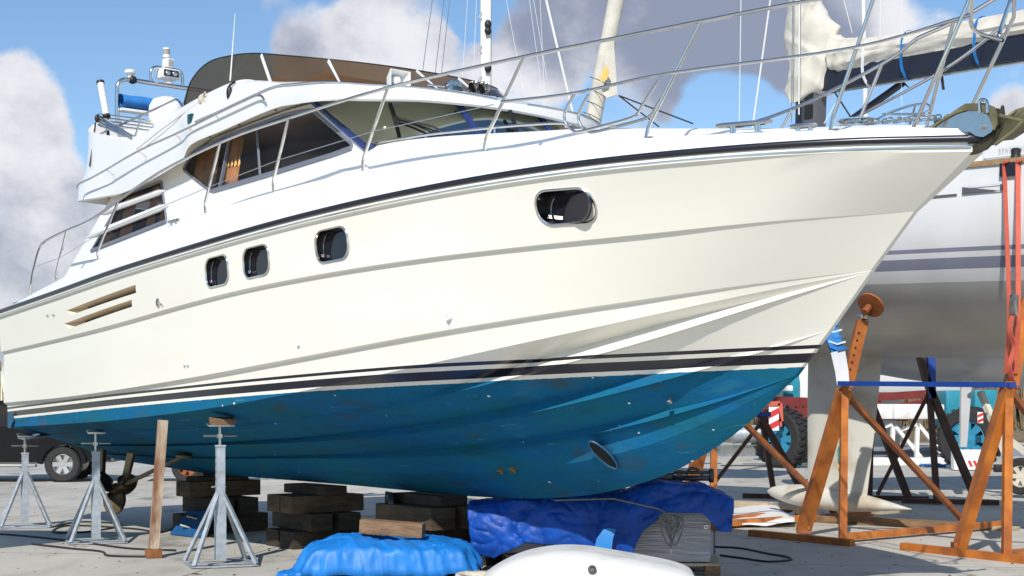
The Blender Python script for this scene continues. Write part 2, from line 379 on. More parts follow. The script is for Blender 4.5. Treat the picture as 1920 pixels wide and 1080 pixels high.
# ------------------------------------------------------------------ the motor yacht (own frame: x towards the bow, y to port, z up)
AH = R(38.3); dX, dY = math.sin(AH), -math.cos(AH)
YO = Vector((-6.82+2*math.cos(AH), 19.3+2*math.sin(AH), 0))
yacht = thing('motor_yacht', 'large white motor yacht with blue antifouled bottom propped up on timber blocks and jack stands', 'motor yacht', YO, math.atan2(dY, dX))
def at(px, py, v):
    """point of the yacht at starboard offset v seen at a photo pixel -> (u, v, w): metres from the transom, to starboard, above ground"""
    f = v if callable(v) else (lambda u: v)
    rx = (px-960)/FPX; vv = f(6.)
    for _ in range(60):
        ax, ay = vv*(-dY)-YO.x, vv*dX-YO.y        # O + u d - v n = t r
        det = -dX+rx*dY
        u = (-ax+rx*ay)/det; t = (dX*ay-dY*ax)/det if False else (YO.y+u*dY-vv*dX)
        nv = f(u)
        if abs(nv-vv) < 1e-5: break
        vv = .5*vv+.5*nv
    return (u, vv, EYE+t*(HZ-py)/FPX)
def Y(u, v, w): return Vector((u, -v, w))
LN = {
"rub": [(-0.38, 1.95, 2.89), (2.042, 2.052, 3.01), (4.084, 2.144, 3.115), (6.126, 2.15, 3.217), (7.487, 2.113, 3.285), (8.849, 2.001, 3.347), (10.074, 1.797, 3.395), (11.163, 1.501, 3.426), (12.116, 1.088, 3.439), (12.932, 0.612, 3.438), (13.613, 0.06, 3.424)],
"c1": [(-0.38, 1.90, 2.367), (1.943, 2.006, 2.453), (3.886, 2.09, 2.54), (5.83, 2.1, 2.671), (7.125, 2.082, 2.744), (8.42, 1.986, 2.799), (9.586, 1.808, 2.838), (10.623, 1.503, 2.871), (11.53, 1.125, 2.906), (12.36, 0.685, 2.950), (13.11, 0.02, 2.997)],
"c2": [(-0.36, 1.87, 1.671), (1.896, 1.973, 1.725), (3.791, 2.048, 1.8), (5.687, 2.043, 1.907), (6.951, 2.017, 1.997), (8.215, 1.896, 2.105), (9.352, 1.713, 2.215), (10.363, 1.4, 2.324), (11.248, 0.992, 2.427), (12.006, 0.555, 2.521), (12.735, 0.022, 2.607)],
"ch": [(-0.30, 1.83, 1.337), (1.895, 1.924, 1.4), (3.791, 1.998, 1.466), (5.686, 1.999, 1.571), (6.949, 1.934, 1.676), (8.213, 1.822, 1.815), (9.35, 1.611, 1.972), (10.361, 1.299, 2.137), (11.245, 0.911, 2.302), (12.003, 0.498, 2.458), (12.735, 0.022, 2.602)],
"C": [(-0.2, 1.4, 1.237), (1.897, 1.419, 1.299), (3.794, 1.438, 1.349), (5.691, 1.44, 1.413), (6.955, 1.417, 1.483), (8.22, 1.368, 1.593), (9.358, 1.289, 1.742), (10.37, 1.107, 1.927), (11.255, 0.798, 2.139), (12.014, 0.446, 2.366), (12.73, 0.022, 2.595)],
"A": [(-0.2, 0.95, 1.085), (1.846, 0.957, 1.108), (3.691, 0.965, 1.156), (5.537, 0.975, 1.216), (6.767, 0.988, 1.27), (7.997, 0.994, 1.349), (9.104, 0.949, 1.458), (10.089, 0.823, 1.601), (10.95, 0.61, 1.776), (11.688, 0.345, 1.972), (12.35, 0.02, 2.185)],
"B": [(-0.2, 0.55, 0.952), (1.799, 0.55, 0.955), (3.599, 0.55, 0.988), (5.398, 0.552, 1.04), (6.598, 0.558, 1.078), (7.797, 0.566, 1.132), (8.877, 0.556, 1.211), (9.837, 0.502, 1.324), (10.676, 0.393, 1.472), (11.396, 0.237, 1.646), (12.02, 0.022, 1.85)],
"keel": [(-0.2, 0.0, 0.827), (1.799, 0.0, 0.742), (3.599, 0.0, 0.735), (5.398, 0.0, 0.734), (6.597, 0.0, 0.724), (7.797, 0.0, 0.717), (8.877, 0.0, 0.747), (9.836, 0.0, 0.852), (10.676, 0.0, 1.066), (11.396, 0.0, 1.403), (11.995, 0.0, 1.83)]}
SS = [0, .15, .3, .45, .55, .65, .74, .82, .89, .95, 1]
NS = 64
SG = [1-(1-i/(NS-1))**1.25 for i in range(NS)]
CV = {}
for k, tab in LN.items():
    pp = catmull([(s, 0, 0) for s in SS], 8); pq = catmull(tab, 8)
    xs = [p.x for p in pp]
    CV[k] = [tuple(float(np.interp(s, xs, [q[i] for q in pq])) for i in range(3)) for s in SG]
def lin(k): 
    c = CV[k]; us = [p[0] for p in c]
    return (lambda u: float(np.interp(u, us, [p[1] for p in c]))), (lambda u: float(np.interp(u, us, [p[2] for p in c])))
rub_v, rub_w = lin('rub'); c1_v, c1_w = lin('c1'); ch_v, ch_w = lin('ch')
def topside(u, w):
    """half breadth of the hull between the upper knuckle and the rubbing strake"""
    t = (w-c1_w(u))/max(rub_w(u)-.06-c1_w(u), .05); return c1_v(u)*(1-t)+(rub_v(u)-.015)*t
def section(i):
    s = SG[i]; e = min(1., (1-s)*9); a = .22+.78*max(0., min(1, (s-.30)*2.2)) if s > .06 else .22*s/.06
    K, B, A, C, H, c2, c1, rb = (CV[k][i] for k in ('keel', 'B', 'A', 'C', 'ch', 'c2', 'c1', 'rub'))
    def o(p, dv, dw): return (p[0], max(p[1]+dv*e, .004), p[2]+dw*e)
    fl = max(0., min(1., (s-.35)/.4)); P = [(K[0], 0, K[2]), ]
    def lerp(p, q, t, bow=0.): return (p[0]+(q[0]-p[0])*t, p[1]+(q[1]-p[1])*t, p[2]+(q[2]-p[2])*t-bow*e)
    P += [lerp(K, B, .12, .012), lerp(K, B, .35, .03), lerp(K, B, .65, .03), o(B, -.085*a, .004*a), B, o(B, -.03, .065*a)]
    P += [lerp(o(B, -.03, .065*a), o(A, -.09*a, .004*a), .5, .012), o(A, -.09*a, .004*a), A, o(A, -.04, .085*a)]
    sm = min(1, max(0, (s-.70)/.12)); cs = .03*a+.085*sm
    P += [lerp(o(A, -.04, .085*a), o(C, -.07*a, .002), .5, .012), o(C, -.07*a, .002), C, o(C, -.085*sm, cs)]
    P += [H, lerp(H, o(c2, -.05, -.035+.020*fl), .5, -.004), o(c2, -.05, -.035+.020*fl), c2]
    P += [lerp(c2, o(c1, -.042, -.03+.018*fl), t, .0) for t in (.25, .5, .75)]
    P += [o(c1, -.042, -.03+.018*fl), c1]
    top = (rb[0], max(rb[1]-.02*e, .01), rb[2]-.075)
    fla = .012*max(0., min(1., (s-.45)/.3))*e
    P += [(p[0], p[1]-fla*(4*t*(1-t)), p[2]) for t in (.25, .5, .75) for p in [lerp(c1, top, t)]]
    P += [top, (rb[0], rb[1]+.012*e, rb[2]-.06), (rb[0], rb[1]+.008*e, rb[2]-.02), (rb[0], max(rb[1]-.01, .006), rb[2]+.03)]
    return P
SEC = [section(i) for i in range(NS)]
def build_hull():
    mb = MB(); ns = len(SEC[0])
    mb.grid([[Y(*p) for p in S] for S in SEC]); mb.grid([[Y(p[0], -p[1], p[2]) for p in S] for S in SEC], flip=True)
    ring = [Y(*p) for p in SEC[0]]+[Y(p[0], -p[1], p[2]) for p in reversed(SEC[0])][:-1]
    mb.add(ring, [tuple(range(len(ring)))])
    t = [Y(*S[-1]) for S in SEC]; q = [Y(S[-1][0], -S[-1][1], S[-1][2]) for S in SEC]
    mb.grid([t, q]); nose = [Y(*p) for p in SEC[-1]]; noq = [Y(p[0], -p[1], p[2]) for p in SEC[-1]]; mb.grid([nose, noq])
    return mb
hull = build_hull().build('hull', ['hull_paint', 'steel_dark', 'vent_cream', 'matt_black'], yacht, ang=14)
hull['label'] = 'white hull with black boot stripes over worn blue bottom paint'
def stadium(cu, cw, hu, hw, slope, r, n=7):
    pts = []
    for sx, sy, a0 in ((1, 1, 0), (-1, 1, 90), (-1, -1, 180), (1, -1, 270)):
        for j in range(n):
            a = R(a0+90*j/(n-1)); x = sx*(hu-r)+r*math.cos(a); y = sy*(hw-r)+r*math.sin(a); pts.append((cu+x, cw+y+slope*x))
    return pts
PORTS = []
for L_, R_, T_, B_, rr in (((1016, 393), (1126, 386), (1072, 358), (1072, 419), .115), ((593, 464), (653, 452), (622, 430), (622, 488), .11), ((457, 496), (504, 485), (481, 463), (481, 517), .10), ((386, 514), (427, 504), (406, 482), (406, 535), .10)):
    a, b, c, e = (at(*q, lambda u: topside(u, 3.0)) for q in (L_, R_, T_, B_))
    cu, hu, hw = (a[0]+b[0])/2, (b[0]-a[0])/2, (c[2]-e[2])/2
    PORTS.append((cu, (c[2]+e[2])/2, hu, hw, (b[2]-a[2])/(b[0]-a[0]), min(rr, hw*.98)))
VENTS = []
for pts in (((122, 583), (256, 534), (256, 549), (132, 591)), ((116, 608), (247, 562), (247, 575), (126, 617))):
    VENTS.append([at(*q, lambda u: topside(u, 2.75)) for q in pts])
def cut(target, mb, mats):
    c = mb.build('cutter', mats); c.parent = target.parent
    bpy.context.view_layer.update()
    m = target.modifiers.new('b', 'BOOLEAN'); m.operation = 'DIFFERENCE'; m.solver = 'EXACT'; m.object = c; m.material_mode = 'INDEX'
    dg = bpy.context.evaluated_depsgraph_get(); me = bpy.data.meshes.new_from_object(target.evaluated_get(dg))
    target.modifiers.remove(m); old = target.data; target.data = me; bpy.data.meshes.remove(old); me.name = 'hull'
    bpy.data.objects.remove(c)
cutter = MB()
for cu, cw, hu, hw, sl, r in PORTS:
    for sg in (1, -1):
        v = topside(cu, cw); pts = stadium(cu, cw, hu, hw, sl, r)
        cutter.prism([Y(x, sg*(v-.085), z) for x, z in pts], Y(0, sg*.5, 0), 1)
for q in VENTS:
    for sg in (1, -1):
        v = topside(q[0][0], q[0][2]); sh = (.42, 0, 0, .36)
        rg = [[Y(p[0]+k*d, sg*(v+o), p[2]+k*d*.06) for p, d in zip(q, sh)] for o, k in ((.34, 0), (.02, 0), (-.16, 1))]
        cutter.grid(rg, 2, cv=True); cutter.add(rg[0], [(0, 1, 2, 3)], 2); cutter.add(rg[-1], [(0, 1, 2, 3)], 2)
cut(hull, cutter, ['hull_paint', 'steel_dark', 'vent_cream', 'matt_black'])
hull.data.polygons.foreach_set('use_smooth', [True]*len(hull.data.polygons)); hull.data.set_sharp_from_angle(angle=R(14))
for cu, cw, hu, hw, sl, r in PORTS:
    for sg in (1, -1):
        fr = MB(); pts = stadium(cu, cw, hu+.004, hw+.004, sl, r)
        fr.tube([Y(x, sg*(topside(x, z)+.002), z) for x, z in pts], .0105, 6, closed=True)
        f = fr.build('porthole', 'steel', yacht)
        inner = stadium(cu, cw, hu+.003, hw+.003, sl, r); v = topside(cu, cw)
        g = MB(); g.prism([Y(x, sg*(v-.055), z) for x, z in inner], Y(0, sg*-.006, 0)); g.build('pane', 'port_glass', f)
        rm = MB(); rm.tube([Y(x, sg*(v-.05), z) for x, z in stadium(cu, cw, hu-.008, hw-.008, sl, r-.008)], .010, 6, closed=True); rm.build('inner_ring', 'steel_dark', f)
for q in VENTS:
    for sg in (1, -1):
        v = topside(q[0][0], q[0][2]); a, b, c, e = q
        g = MB(); k = lambda p, s: Y(p[0]+s, sg*(v-.145), p[2]+s*.06)
        g.prism([k(a, .40), k(b, -.005), k(c, -.005), k(e, .34)], Y(0, sg*.02, 0)); g.build('air_vent', 'matt_black', yacht)
# rubbing strake
mb = MB()
for sg in (1, -1):
    prof = []
    for i in range(0, NS):
        u, v, w = CV['rub'][i]
        prof.append([Y(u+.02*(i/(NS-1))**8, sg*(v+.006+.030*math.cos(a)), w+.012+.024*math.sin(a)) for a in [R(x) for x in range(-100, 101, 25)]])
    mb.grid(prof, flip=sg > 0)
e0, e1 = CV['rub'][-1], .034
mb.tube([Y(13.60, .09, 3.436), Y(13.65, .05, 3.436), Y(13.665, 0, 3.436), Y(13.65, -.05, 3.436), Y(13.60, -.09, 3.436)], .036, 10)
mb.build('rub_rail', 'rubber_black', yacht)
mb = MB(); st = MB()
for sg in (1, -1):
    st.tube([Y(u, sg*(v+.012), w-.043) for u, v, w in CV['rub'][::2]+[CV['rub'][-1]]], .009, 6)
st.build('rub_strip', 'steel', yacht)
# ---- deck, gunwale and coachroof
bg = lambda u: max(rub_v(u)-.16*min(1, (13.75-u)/1.2), .015)
wg = IS([(-.5, 2.93), (-.1, 2.985), (.46, 3.08), (1.52, 3.19), (3.04, 3.34), (4.5, 3.48), (5.92, 3.575), (7.29, 3.635), (8.69, 3.67), (10.13, 3.665), (11.57, 3.615), (12.77, 3.56), (13.3, 3.535), (13.65, 3.50)])
shv = IS([(0, 1.4), (5, 1.43), (7.0, 1.45), (7.6, 1.45), (8.2, 1.40), (9, 1.28), (10, 1.06), (11, .82), (12, .52), (13, .22), (13.6, .01)])
shw = IS([(-.5, 2.9), (0, 3.0), (1.5, 3.12), (4, 3.42), (5.5, 3.7), (6.5, 3.9), (7.2, 3.96), (8, 4.01), (8.8, 4.0), (10.1, 3.90), (10.57, 3.86), (11.86, 3.71), (12.83, 3.605), (13.3, 3.555), (13.6, 3.50)])
mb = MB(); rows = []
for i in range(90):
    u = -.36+13.98*(1-(1-i/89)**1.3); b, w, rv, rw, sv, sw = bg(u), wg(u), rub_v(u), rub_w(u), min(shv(u), bg(u)*.985), shw(u)
    k = min(1, b/.5); ft = min(b-.2*k, sv+.10*k); 
    h = [(rv-.012, rw+.028), (rv-.03*k, rw+.05), (rv-.03*k-(rv-.03*k-b)*.5, rw+.05+(w-rw-.05)*.55), (b+.02*k, w-.012), (b-.005*k, w), (b-.07*k, w), (b-.10*k, w-.03*k), (max(ft, sv), w-.035*k)]
    fz = w-.035*k
    h += [(max(ft, sv)*(1-t)+sv*t-.015*math.sin(t*3.1)*k, fz+(sw-fz)*t) for t in (.2, .5, .78, .92)]
    h += [(sv-.02*k, sw-.004), (sv-.07*k, sw+.012*k), (sv*.5, sw+.035*k), (0, sw+.045*k)]
    rows.append([Y(u, *p) for p in h]+[Y(u, -p[0], p[1]) for p in reversed(h[:-1])])
mb.grid(rows); mb.build('deck', 'deck_white', yacht, ang=30)
# ---- cabin sides with real window openings, curtains behind the tinted panes
def vc(u, w):
    t = min(1, max(0, (u-7.2)/.9)); return 1.60-.17*(w-3.55)-.085*t*t*(3-2*t)
def roundpoly(P, r):
    out = []; n = len(P)
    for i in range(n):
        a, b, c = Vector(P[i-1]), Vector(P[i]), Vector(P[(i+1) % n]); rr = min(r, (a-b).length*.45, (c-b).length*.45)
        p, q = b+(a-b).normalized()*rr, b+(c-b).normalized()*rr
        for j in range(5):
            t = j/4; out.append(tuple((1-t)**2*p+2*t*(1-t)*b+t*t*q))
    return out
MAINW = roundpoly([(4.36, 4.285), (4.58, 4.455), (5.32, 4.52), (6.64, 4.545), (7.14, 4.515), (7.93, 4.035), (7.6, 3.985), (6.44, 3.945), (5.20, 3.925)], .08)
AFTW = roundpoly([(2.03, 3.545), (2.78, 4.17), (3.84, 4.215), (4.17, 3.70)], .04)
OUT = [(1.15, 3.2), (2.42, 4.22), (3.72, 4.29), (4.7, 4.46), (5.08, 4.54), (5.8, 4.57), (6.6, 4.59), (7.14, 4.57), (8.06, 4.035), (8.12, 3.9), (8.35, 3.55), (5, 3.30)]
mb = MB()
for sg in (1, -1):
    k = lambda L: [Y(u, sg*vc(u, w), w) for u, w in L]
    mb.prism(k(OUT), Y(0, -sg*.05, 0), holes=[k(MAINW), k(AFTW)])
cabin = mb.build('cabin', 'gelcoat_white', yacht, ang=30)
def pane_at(u, w, sg, off): return Y(u, sg*(vc(u, w)-off), w)
for sg in (1, -1):
    for poly, nm in ((MAINW, 'side_window'), (AFTW, 'aft_window')):
        m = MB(); m.tube([pane_at(u, w, sg, -.002) for u, w in poly], .017, 6, closed=True)
        if nm == 'side_window':
            m.bar(pane_at(5.42, 4.52, sg, .012), pane_at(5.36, 3.94, sg, .012), .035, .03)
            m.bar(pane_at(5.99, 4.53, sg, .012), pane_at(6.25, 3.95, sg, .012), .022, .03)
            m.tube([pane_at(u, w, sg, -.008) for u, w in ((5.25, 3.935), (6.44, 3.955), (7.6, 3.995), (7.9, 4.03))], .026, 6)
        else:
            m.tube([pane_at(u, w, sg, -.004) for u, w in ((2.06, 3.56), (4.15, 3.715))], .026, 6)
        f = m.build('window', 'frame_grey', yacht)
        g = MB(); pp = [pane_at(u, w, sg, .02) for u, w in poly]; g.add(pp, [tuple(t) for t in tessellate_polygon([pp])]); g.build('pane', 'tinted_glass', f)
        spans = [(4.60, 5.14), (5.36, 5.68)] if nm == 'side_window' else [(2.2, 2.45), (2.75, 3.12), (3.5, 3.72), (3.85, 4.15)]
        for a, b in spans:
            cu = MB(); rows = []
            n = max(6, int((b-a)/.02))
            for i in range(n+1):
                u = a+(b-a)*i/n; off = .042+.010*math.sin(i*1.7)
                rows.append([pane_at(u, w, sg, off) for w in ((3.5, 4.3) if nm == 'aft_window' else (3.85, 4.52))])
            cu.grid(rows); cu.build('curtain', 'curtain', f)
# white slats across the aft windows
for sg in (1, -1):
    for P in (((2.12, 4.015), (4.0, 4.09)), ((1.80, 3.745), (4.16, 3.90))):
        (u0, w0), (u1, w1) = P; rows = []
        for i in range(13):
            t = i/12; u = u0+(u1-u0)*t; w = w0+(w1-w0)*t; h = .036*min(1, (t+.03)*7, (1-t)*14+.3); d = .045*min(1, t*6+.2, (1-t)*14+.3)
            v = vc(u, w)
            rows.append([Y(u, sg*(v-.03), w+h*.8), Y(u, sg*(v+d*.6), w+h), Y(u, sg*(v+d), w+h*.3), Y(u, sg*(v+d), w-h*.3), Y(u, sg*(v+d*.5), w-h), Y(u, sg*(v-.03), w-h*.9)])
        m = MB(); m.grid(rows, cv=True); m.add(rows[0], [tuple(range(6))]); m.add(rows[-1], [tuple(reversed(range(6)))])
        m.build('window_slat', 'gelcoat_white', yacht, ang=50)
# interior block: sole, bulkheads and dash that the tinted panes look in on
mb = MB()
mb.box(Y(4.9, 0, 3.62), (6.6, 2.5, .04)); mb.box(Y(4.6, 0, 3.9), (.05, 2.3, .9)); mb.box(Y(1.9, 0, 3.7), (.05, 2.7, .9))
mb.build('saloon', 'interior_dark', yacht)
mb = MB(); mb.box(Y(6.2, 0, 4.0), (.6, 2.2, .5), bev=.06); mb.box(Y(5.1, .75, 3.85), (.9, .6, .5), bev=.08); mb.box(Y(3.2, .8, 3.75), (1.6, .55, .45), bev=.08)
mb.build('furniture', 'interior_grey', yacht)
# windscreen: three raked panes
WB = catmull([Y(8.13, 1.435, 3.99), Y(8.47, 1.05, 3.97), Y(8.78, .5, 3.97), Y(8.86, 0, 3.97), Y(8.78, -.5, 3.97), Y(8.47, -1.05, 3.97), Y(8.13, -1.435, 3.99)], 6)
WT = catmull([Y(7.14, 1.415, 4.58), Y(7.86, 1.05, 4.585), Y(8.20, .5, 4.585), Y(8.29, 0, 4.585), Y(8.20, -.5, 4.585), Y(7.86, -1.05, 4.585), Y(7.14, -1.415, 4.58)], 6)
def wsp(i, t, off=0.): return WB[i].lerp(WT[i], t)+Vector((off*.6, 0, off))
fr = MB()
for i in (0, 12, 24, 36): fr.bar(wsp(i, 0, .004), wsp(i, 1, .004), .075 if i in (0, 36) else .06, .03, up=(.6, 0, 1))
fr.tube([p+Vector((.01, 0, .012)) for p in WB], .02, 6)
wf = fr.build('windscreen', 'screen_frame_blue', yacht)
for a, b in ((0, 12), (12, 24), (24, 36)):
    g = MB(); g.grid([[wsp(i, t) for t in (0, .25, .5, .75, 1)] for i in range(a, b+1)]); g.build('pane', 'windscreen_glass', wf)
m = MB(); m.grid([[wsp(i, .02)+Vector((-.12, 0, -.0)), wsp(i, .02)+Vector((-1.0, 0, .08)), wsp(i, .02)+Vector((-1.0, 0, -.5))] for i in range(1, 36)]); m.build('dashboard', 'interior_dark', yacht)
def wiper(name, i0, t0, i1, t1, park):
    m = MB(); a, b = wsp(i0, t0, .05), wsp(i1, t1, .035)
    m.tube([a, a.lerp(b, .5)+Vector((.03, 0, .03)), b], .011, 6); m.tube([a+Vector((.02, .03, .0)), b+Vector((0, .03, 0))], .007, 6)
    dirv = (wsp(i1, min(1, t1+.22))-wsp(i1, t1)); c0 = b-dirv*.9+Vector((0, park, 0)); c1 = b+dirv*1.05-Vector((0, park, 0))
    m.bar(c0+Vector((.02, 0, .012)), c1+Vector((.02, 0, .012)), .035, .022); m.cyl(a-Vector((0, 0, .04)), a+Vector((0, 0, .01)), .03)
    m.build('wiper', 'black', wf)
wiper('wiper', 10, .02, 5, .52, -.05); wiper('wiper', 22, .02, 17, .52, -.05); wiper('wiper', 34, .02, 29, .52, -.05)
# ---- flybridge moulding
ST = [  # lower edge, coaming top, soffit inner edge; front centre line, round the starboard side, to the aft centre line
 ((8.50, 0, 4.455), (7.78, 0, 4.70), (8.30, 0, 4.60)), ((8.47, .45, 4.455), (7.72, .45, 4.70), (8.22, .45, 4.60)), ((8.37, 1.0, 4.445), (7.55, .9, 4.70), (7.93, .95, 4.60)),
 ((8.14, 1.42, 4.435), (7.25, 1.25, 4.72), (7.56, 1.25, 4.60)), ((7.85, 1.70, 4.45), (6.85, 1.45, 4.79), (7.2, 1.42, 4.60)), ((7.3, 1.72, 4.505), (6.4, 1.54, 4.89), (6.95, 1.43, 4.61)),
 ((6.84, 1.715, 4.53), (5.95, 1.58, 4.985), (6.6, 1.43, 4.61)), ((5.82, 1.715, 4.48), (5.3, 1.6, 4.97), (5.8, 1.44, 4.59)), ((5.08, 1.715, 4.44), (4.63, 1.6, 4.92), (5.08, 1.45, 4.56)),
 ((4.77, 1.68, 4.31), (4.3, 1.6, 4.87), (4.7, 1.46, 4.48)), ((4.2, 1.66, 4.235), (3.9, 1.605, 4.81), (4.2, 1.47, 4.38)), ((3.72, 1.65, 4.19), (3.45, 1.61, 4.77), (3.72, 1.48, 4.31)), ((2.88, 1.64, 4.155), (2.8, 1.62, 4.86), (2.9, 1.5, 4.235)),
 ((1.80, 1.64, 4.20), (1.95, 1.6, 5.06), (1.9, 1.5, 4.24)), ((1.62, 1.5, 4.215), (1.76, 1.36, 5.22), (1.76, 1.3, 4.24)), ((1.55, .7, 4.21), (1.66, .7, 5.31), (1.7, .6, 4.24)), ((1.55, 0, 4.21), (1.65, 0, 5.32), (1.7, 0, 4.24))]
fine = {}
for q in range(3): fine[q] = catmull([s[q] for s in ST], 5)
nst = len(fine[0]); BASEI = 5
def flysec(i):
    Lw, C, S = (Vector(fine[q][i]) for q in range(3)); t = i/(nst-1)
    front = max(0, 1-i/(4.5*BASEI)); out = Vector((Lw.x-C.x, Lw.y-C.y, 0)); out = out.normalized() if out.length > .02 else Vector((-1, 0, 0))
    if i > 12*BASEI: out = Vector((-.2, .98, 0)) if i < 13.5*BASEI else Vector((-1, 0, 0))
    hgt = .085+.12*min(1, i/(6.*BASEI)); 
    P = [Lw-out*.02+Vector((0, 0, -.004)), Lw+Vector((0, 0, .012)), Lw+Vector((0, 0, hgt*.55))-out*.004, Lw+Vector((0, 0, hgt))-out*.018]
    A = P[-1]; up = Vector((0, 0, 1))
    for k in (.15, .4, .7, .92): 
        p = A.lerp(C, k)
        if i >= 12*BASEI: kk = 1-(1-k)**4; p.x = A.x+(C.x-A.x)*kk; p.y = A.y+(C.y-A.y)*kk
        p.z += .05*front*math.sin(k*math.pi)*.6+(.02 if k < .9 else .0)*math.sin(k*math.pi); P.append(p)
    P += [C+up*.0, C-out*.02+up*.012, C-out*.06+up*.008, C-out*.08-up*.03, Vector((C.x, C.y, 0))-out*.10+up*4.62]
    return P
FS = [flysec(i) for i in range(nst)]
loop = [[Y(*p) for p in S] for S in FS]+[[Y(p.x, -p.y, p.z) for p in S] for S in FS[-2:0:-1]]
mb = MB(); mb.grid(loop, cu=True); mb.build('flybridge', 'gelcoat_white', yacht, ang=32)
mb = MB(); hs = [[Y(*FS[i][0]), Y(*Vector(FS[i][0]).lerp(Vector(fine[2][i]), .45))+Vector((0, 0, .01)), Y(*fine[2][i])] for i in range(nst)]
hp = [[Vector((p.x, -p.y, p.z)) for p in r] for r in hs]
mb.grid(hs, flip=True); mb.grid(hp); mb.grid([[hs[i][2], Vector((hs[i][2].x, 0, hs[i][2].z+.015)), hp[i][2]] for i in range(nst)])
mb.build('soffit', 'soffit_bounce_tint', yacht)
mb = MB(); mb.grid([[Vector((hs[i][2].x, 0, 4.64)), Vector((loop[i][-1].x, loop[i][-1].y, 4.64))] for i in range(nst)]); mb.grid([[Vector((hs[i][2].x, 0, 4.64)), Vector((loop[i][-1].x, -loop[i][-1].y, 4.64))] for i in range(nst)])
mb.build('flybridge_floor', 'deck_white', yacht)
mb = MB(); mb.tube([Y(*(Vector(FS[i][3])+Vector((0, .008, .004)))) for i in range(2, 8*BASEI)], .009, 6)
mb.tube([Y(p.x, -p.y-.008, p.z) for p in [Vector(FS[i][3])+Vector((0, 0, .004)) for i in range(2, 8*BASEI)]], .009, 6); mb.build('trim_strip', 'steel', yacht)
for i in (6, 16, 24, 30, 34, 38):
    for sg in (1, -1):
        p = Vector(hs[i][0]).lerp(Vector(hs[i][2]), .35); mb = MB(); mb.cyl(Vector((p.x, sg*p.y, p.z-.002)), Vector((p.x, sg*p.y, p.z-.012)), .014); mb.build('soffit_lamp', 'black', yacht)
# smoked screen round the helm
TP = catmull([(7.2, 0, 5.06), (7.16, .42, 5.065), (7.02, .82, 5.085), (6.78, 1.13, 5.125), (6.42, 1.32, 5.195), (5.98, 1.43, 5.285), (5.55, 1.49, 5.335), (5.08, 1.52, 5.345), (4.74, 1.55, 5.21), (4.62, 1.585, 4.97)], 5)
sc = MB(); rows = []
for i in range(len(TP)):
    j = min(i, nst-1); C = Vector(fine[1][min(i, 8*BASEI)]) if i <= 8*BASEI else Vector(fine[1][8*BASEI]); b = C+Vector((-.03, -.03 if C.y > .05 else 0, .01))
    rows.append([Y(*b.lerp(TP[i], t)) for t in (0, .5, 1)])
sr = rows+[]; full = [[Vector((p.x, -p.y, p.z)) for p in r] for r in reversed(rows[1:])]+rows
sc.grid(full); scr = sc.build('wind_deflector', 'smoked_acrylic', yacht)
m = MB(); m.tube([r[2] for r in full], .007, 6); m.build('edge_trim', 'black', scr)
for i in (3, 14, 24, 33, 41):
    for sg in (1, -1):
        a, b = rows[min(i, len(rows)-1)][0].copy(), rows[min(i, len(rows)-1)][2].copy(); a.y *= sg; b.y *= sg
        if i in (3, 14, 24): 
            o = Vector((.012, -.012*sg, .0)); m = MB(); m.bar(a+o-Vector((0, 0, .03)), a.lerp(b, .93)+o, .035, .012, up=(0, 1, 0)); m.build('screen_post', 'white_plastic', scr)
mb = MB()
mb.box(Y(5.4, .5, 4.95), (.5, .55, .12), bev=.04); mb.box(Y(5.15, .5, 5.12), (.12, .55, .32), bev=.04); mb.box(Y(5.4, -.55, 4.95), (.5, .6, .12), bev=.04); mb.box(Y(5.15, -.55, 5.1), (.12, .6, .30), bev=.04)
mb.box(Y(6.3, .5, 4.92), (.5, .9, .30), bev=.06); mb.box(Y(5.4, .5, 4.77), (.3, .3, .3)); mb.box(Y(5.4, -.55, 4.77), (.4, .4, .3)); mb.box(Y(3.3, -1.0, 4.85), (1.6, .6, .45), bev=.06)
mb.build('helm_seat', 'tan', yacht)
# ---- rails
def fpt(L, v): return [Y(*at(x, y, v)) for x, y in L]
mir = lambda P: [Vector((p.x, -p.y, p.z)) for p in P]
vr = lambda u: bg(u)+.07
RT = .0155
top = fpt([(61, 512), (72, 470), (85, 452), (125, 432), (165, 415), (210, 385), (300, 323), (425, 262), (540, 222), (725, 165), (980, 107), (1315, 40), (1480, 8)], vr)
base0 = Y(*at(55, 552, bg)); base0.z = wg(base0.x)
TOP = [base0]+catmull(top, 4)+catmull([top[-1], Y(13.1, .56, 4.47), Y(13.55, .36, 4.50)], 4)[1:]
TOP += fillet([TOP[-1], Y(13.74, .24, 4.47), Y(13.66, .16, 4.14), Y(13.80, .0, 4.08)], .10)[1:]
mids = catmull(fpt([(940, 191), (1080, 174), (1250, 138), (1597, 90)], lambda u: bg(u)+.05)+[Y(13.69, .20, 4.24)], 5)
stan = [((103, 531), (125, 432)), ((181, 486), (222, 376)), ((381, 401), (413, 267)), ((508, 362), (541, 222)), ((675, 321), (727, 165)), ((902, 285), (982, 107)), ((1205, 258), (1315, 40)), ((1552, 245), (1640, -8))]
def stanchion(b, t):
    p = at(*b, bg); q = at(*t, lambda u: bg(u)+.07); P0 = Y(p[0], p[1]-.03, wg(p[0])-.005)
    P1 = Y(*q); k = P0.lerp(P1, .2); 
    return [P0]+fillet([P0, Vector((P0.x+.01, k.y, P0.z+.10)), P1], .10)[1:], P0
rail = MB()
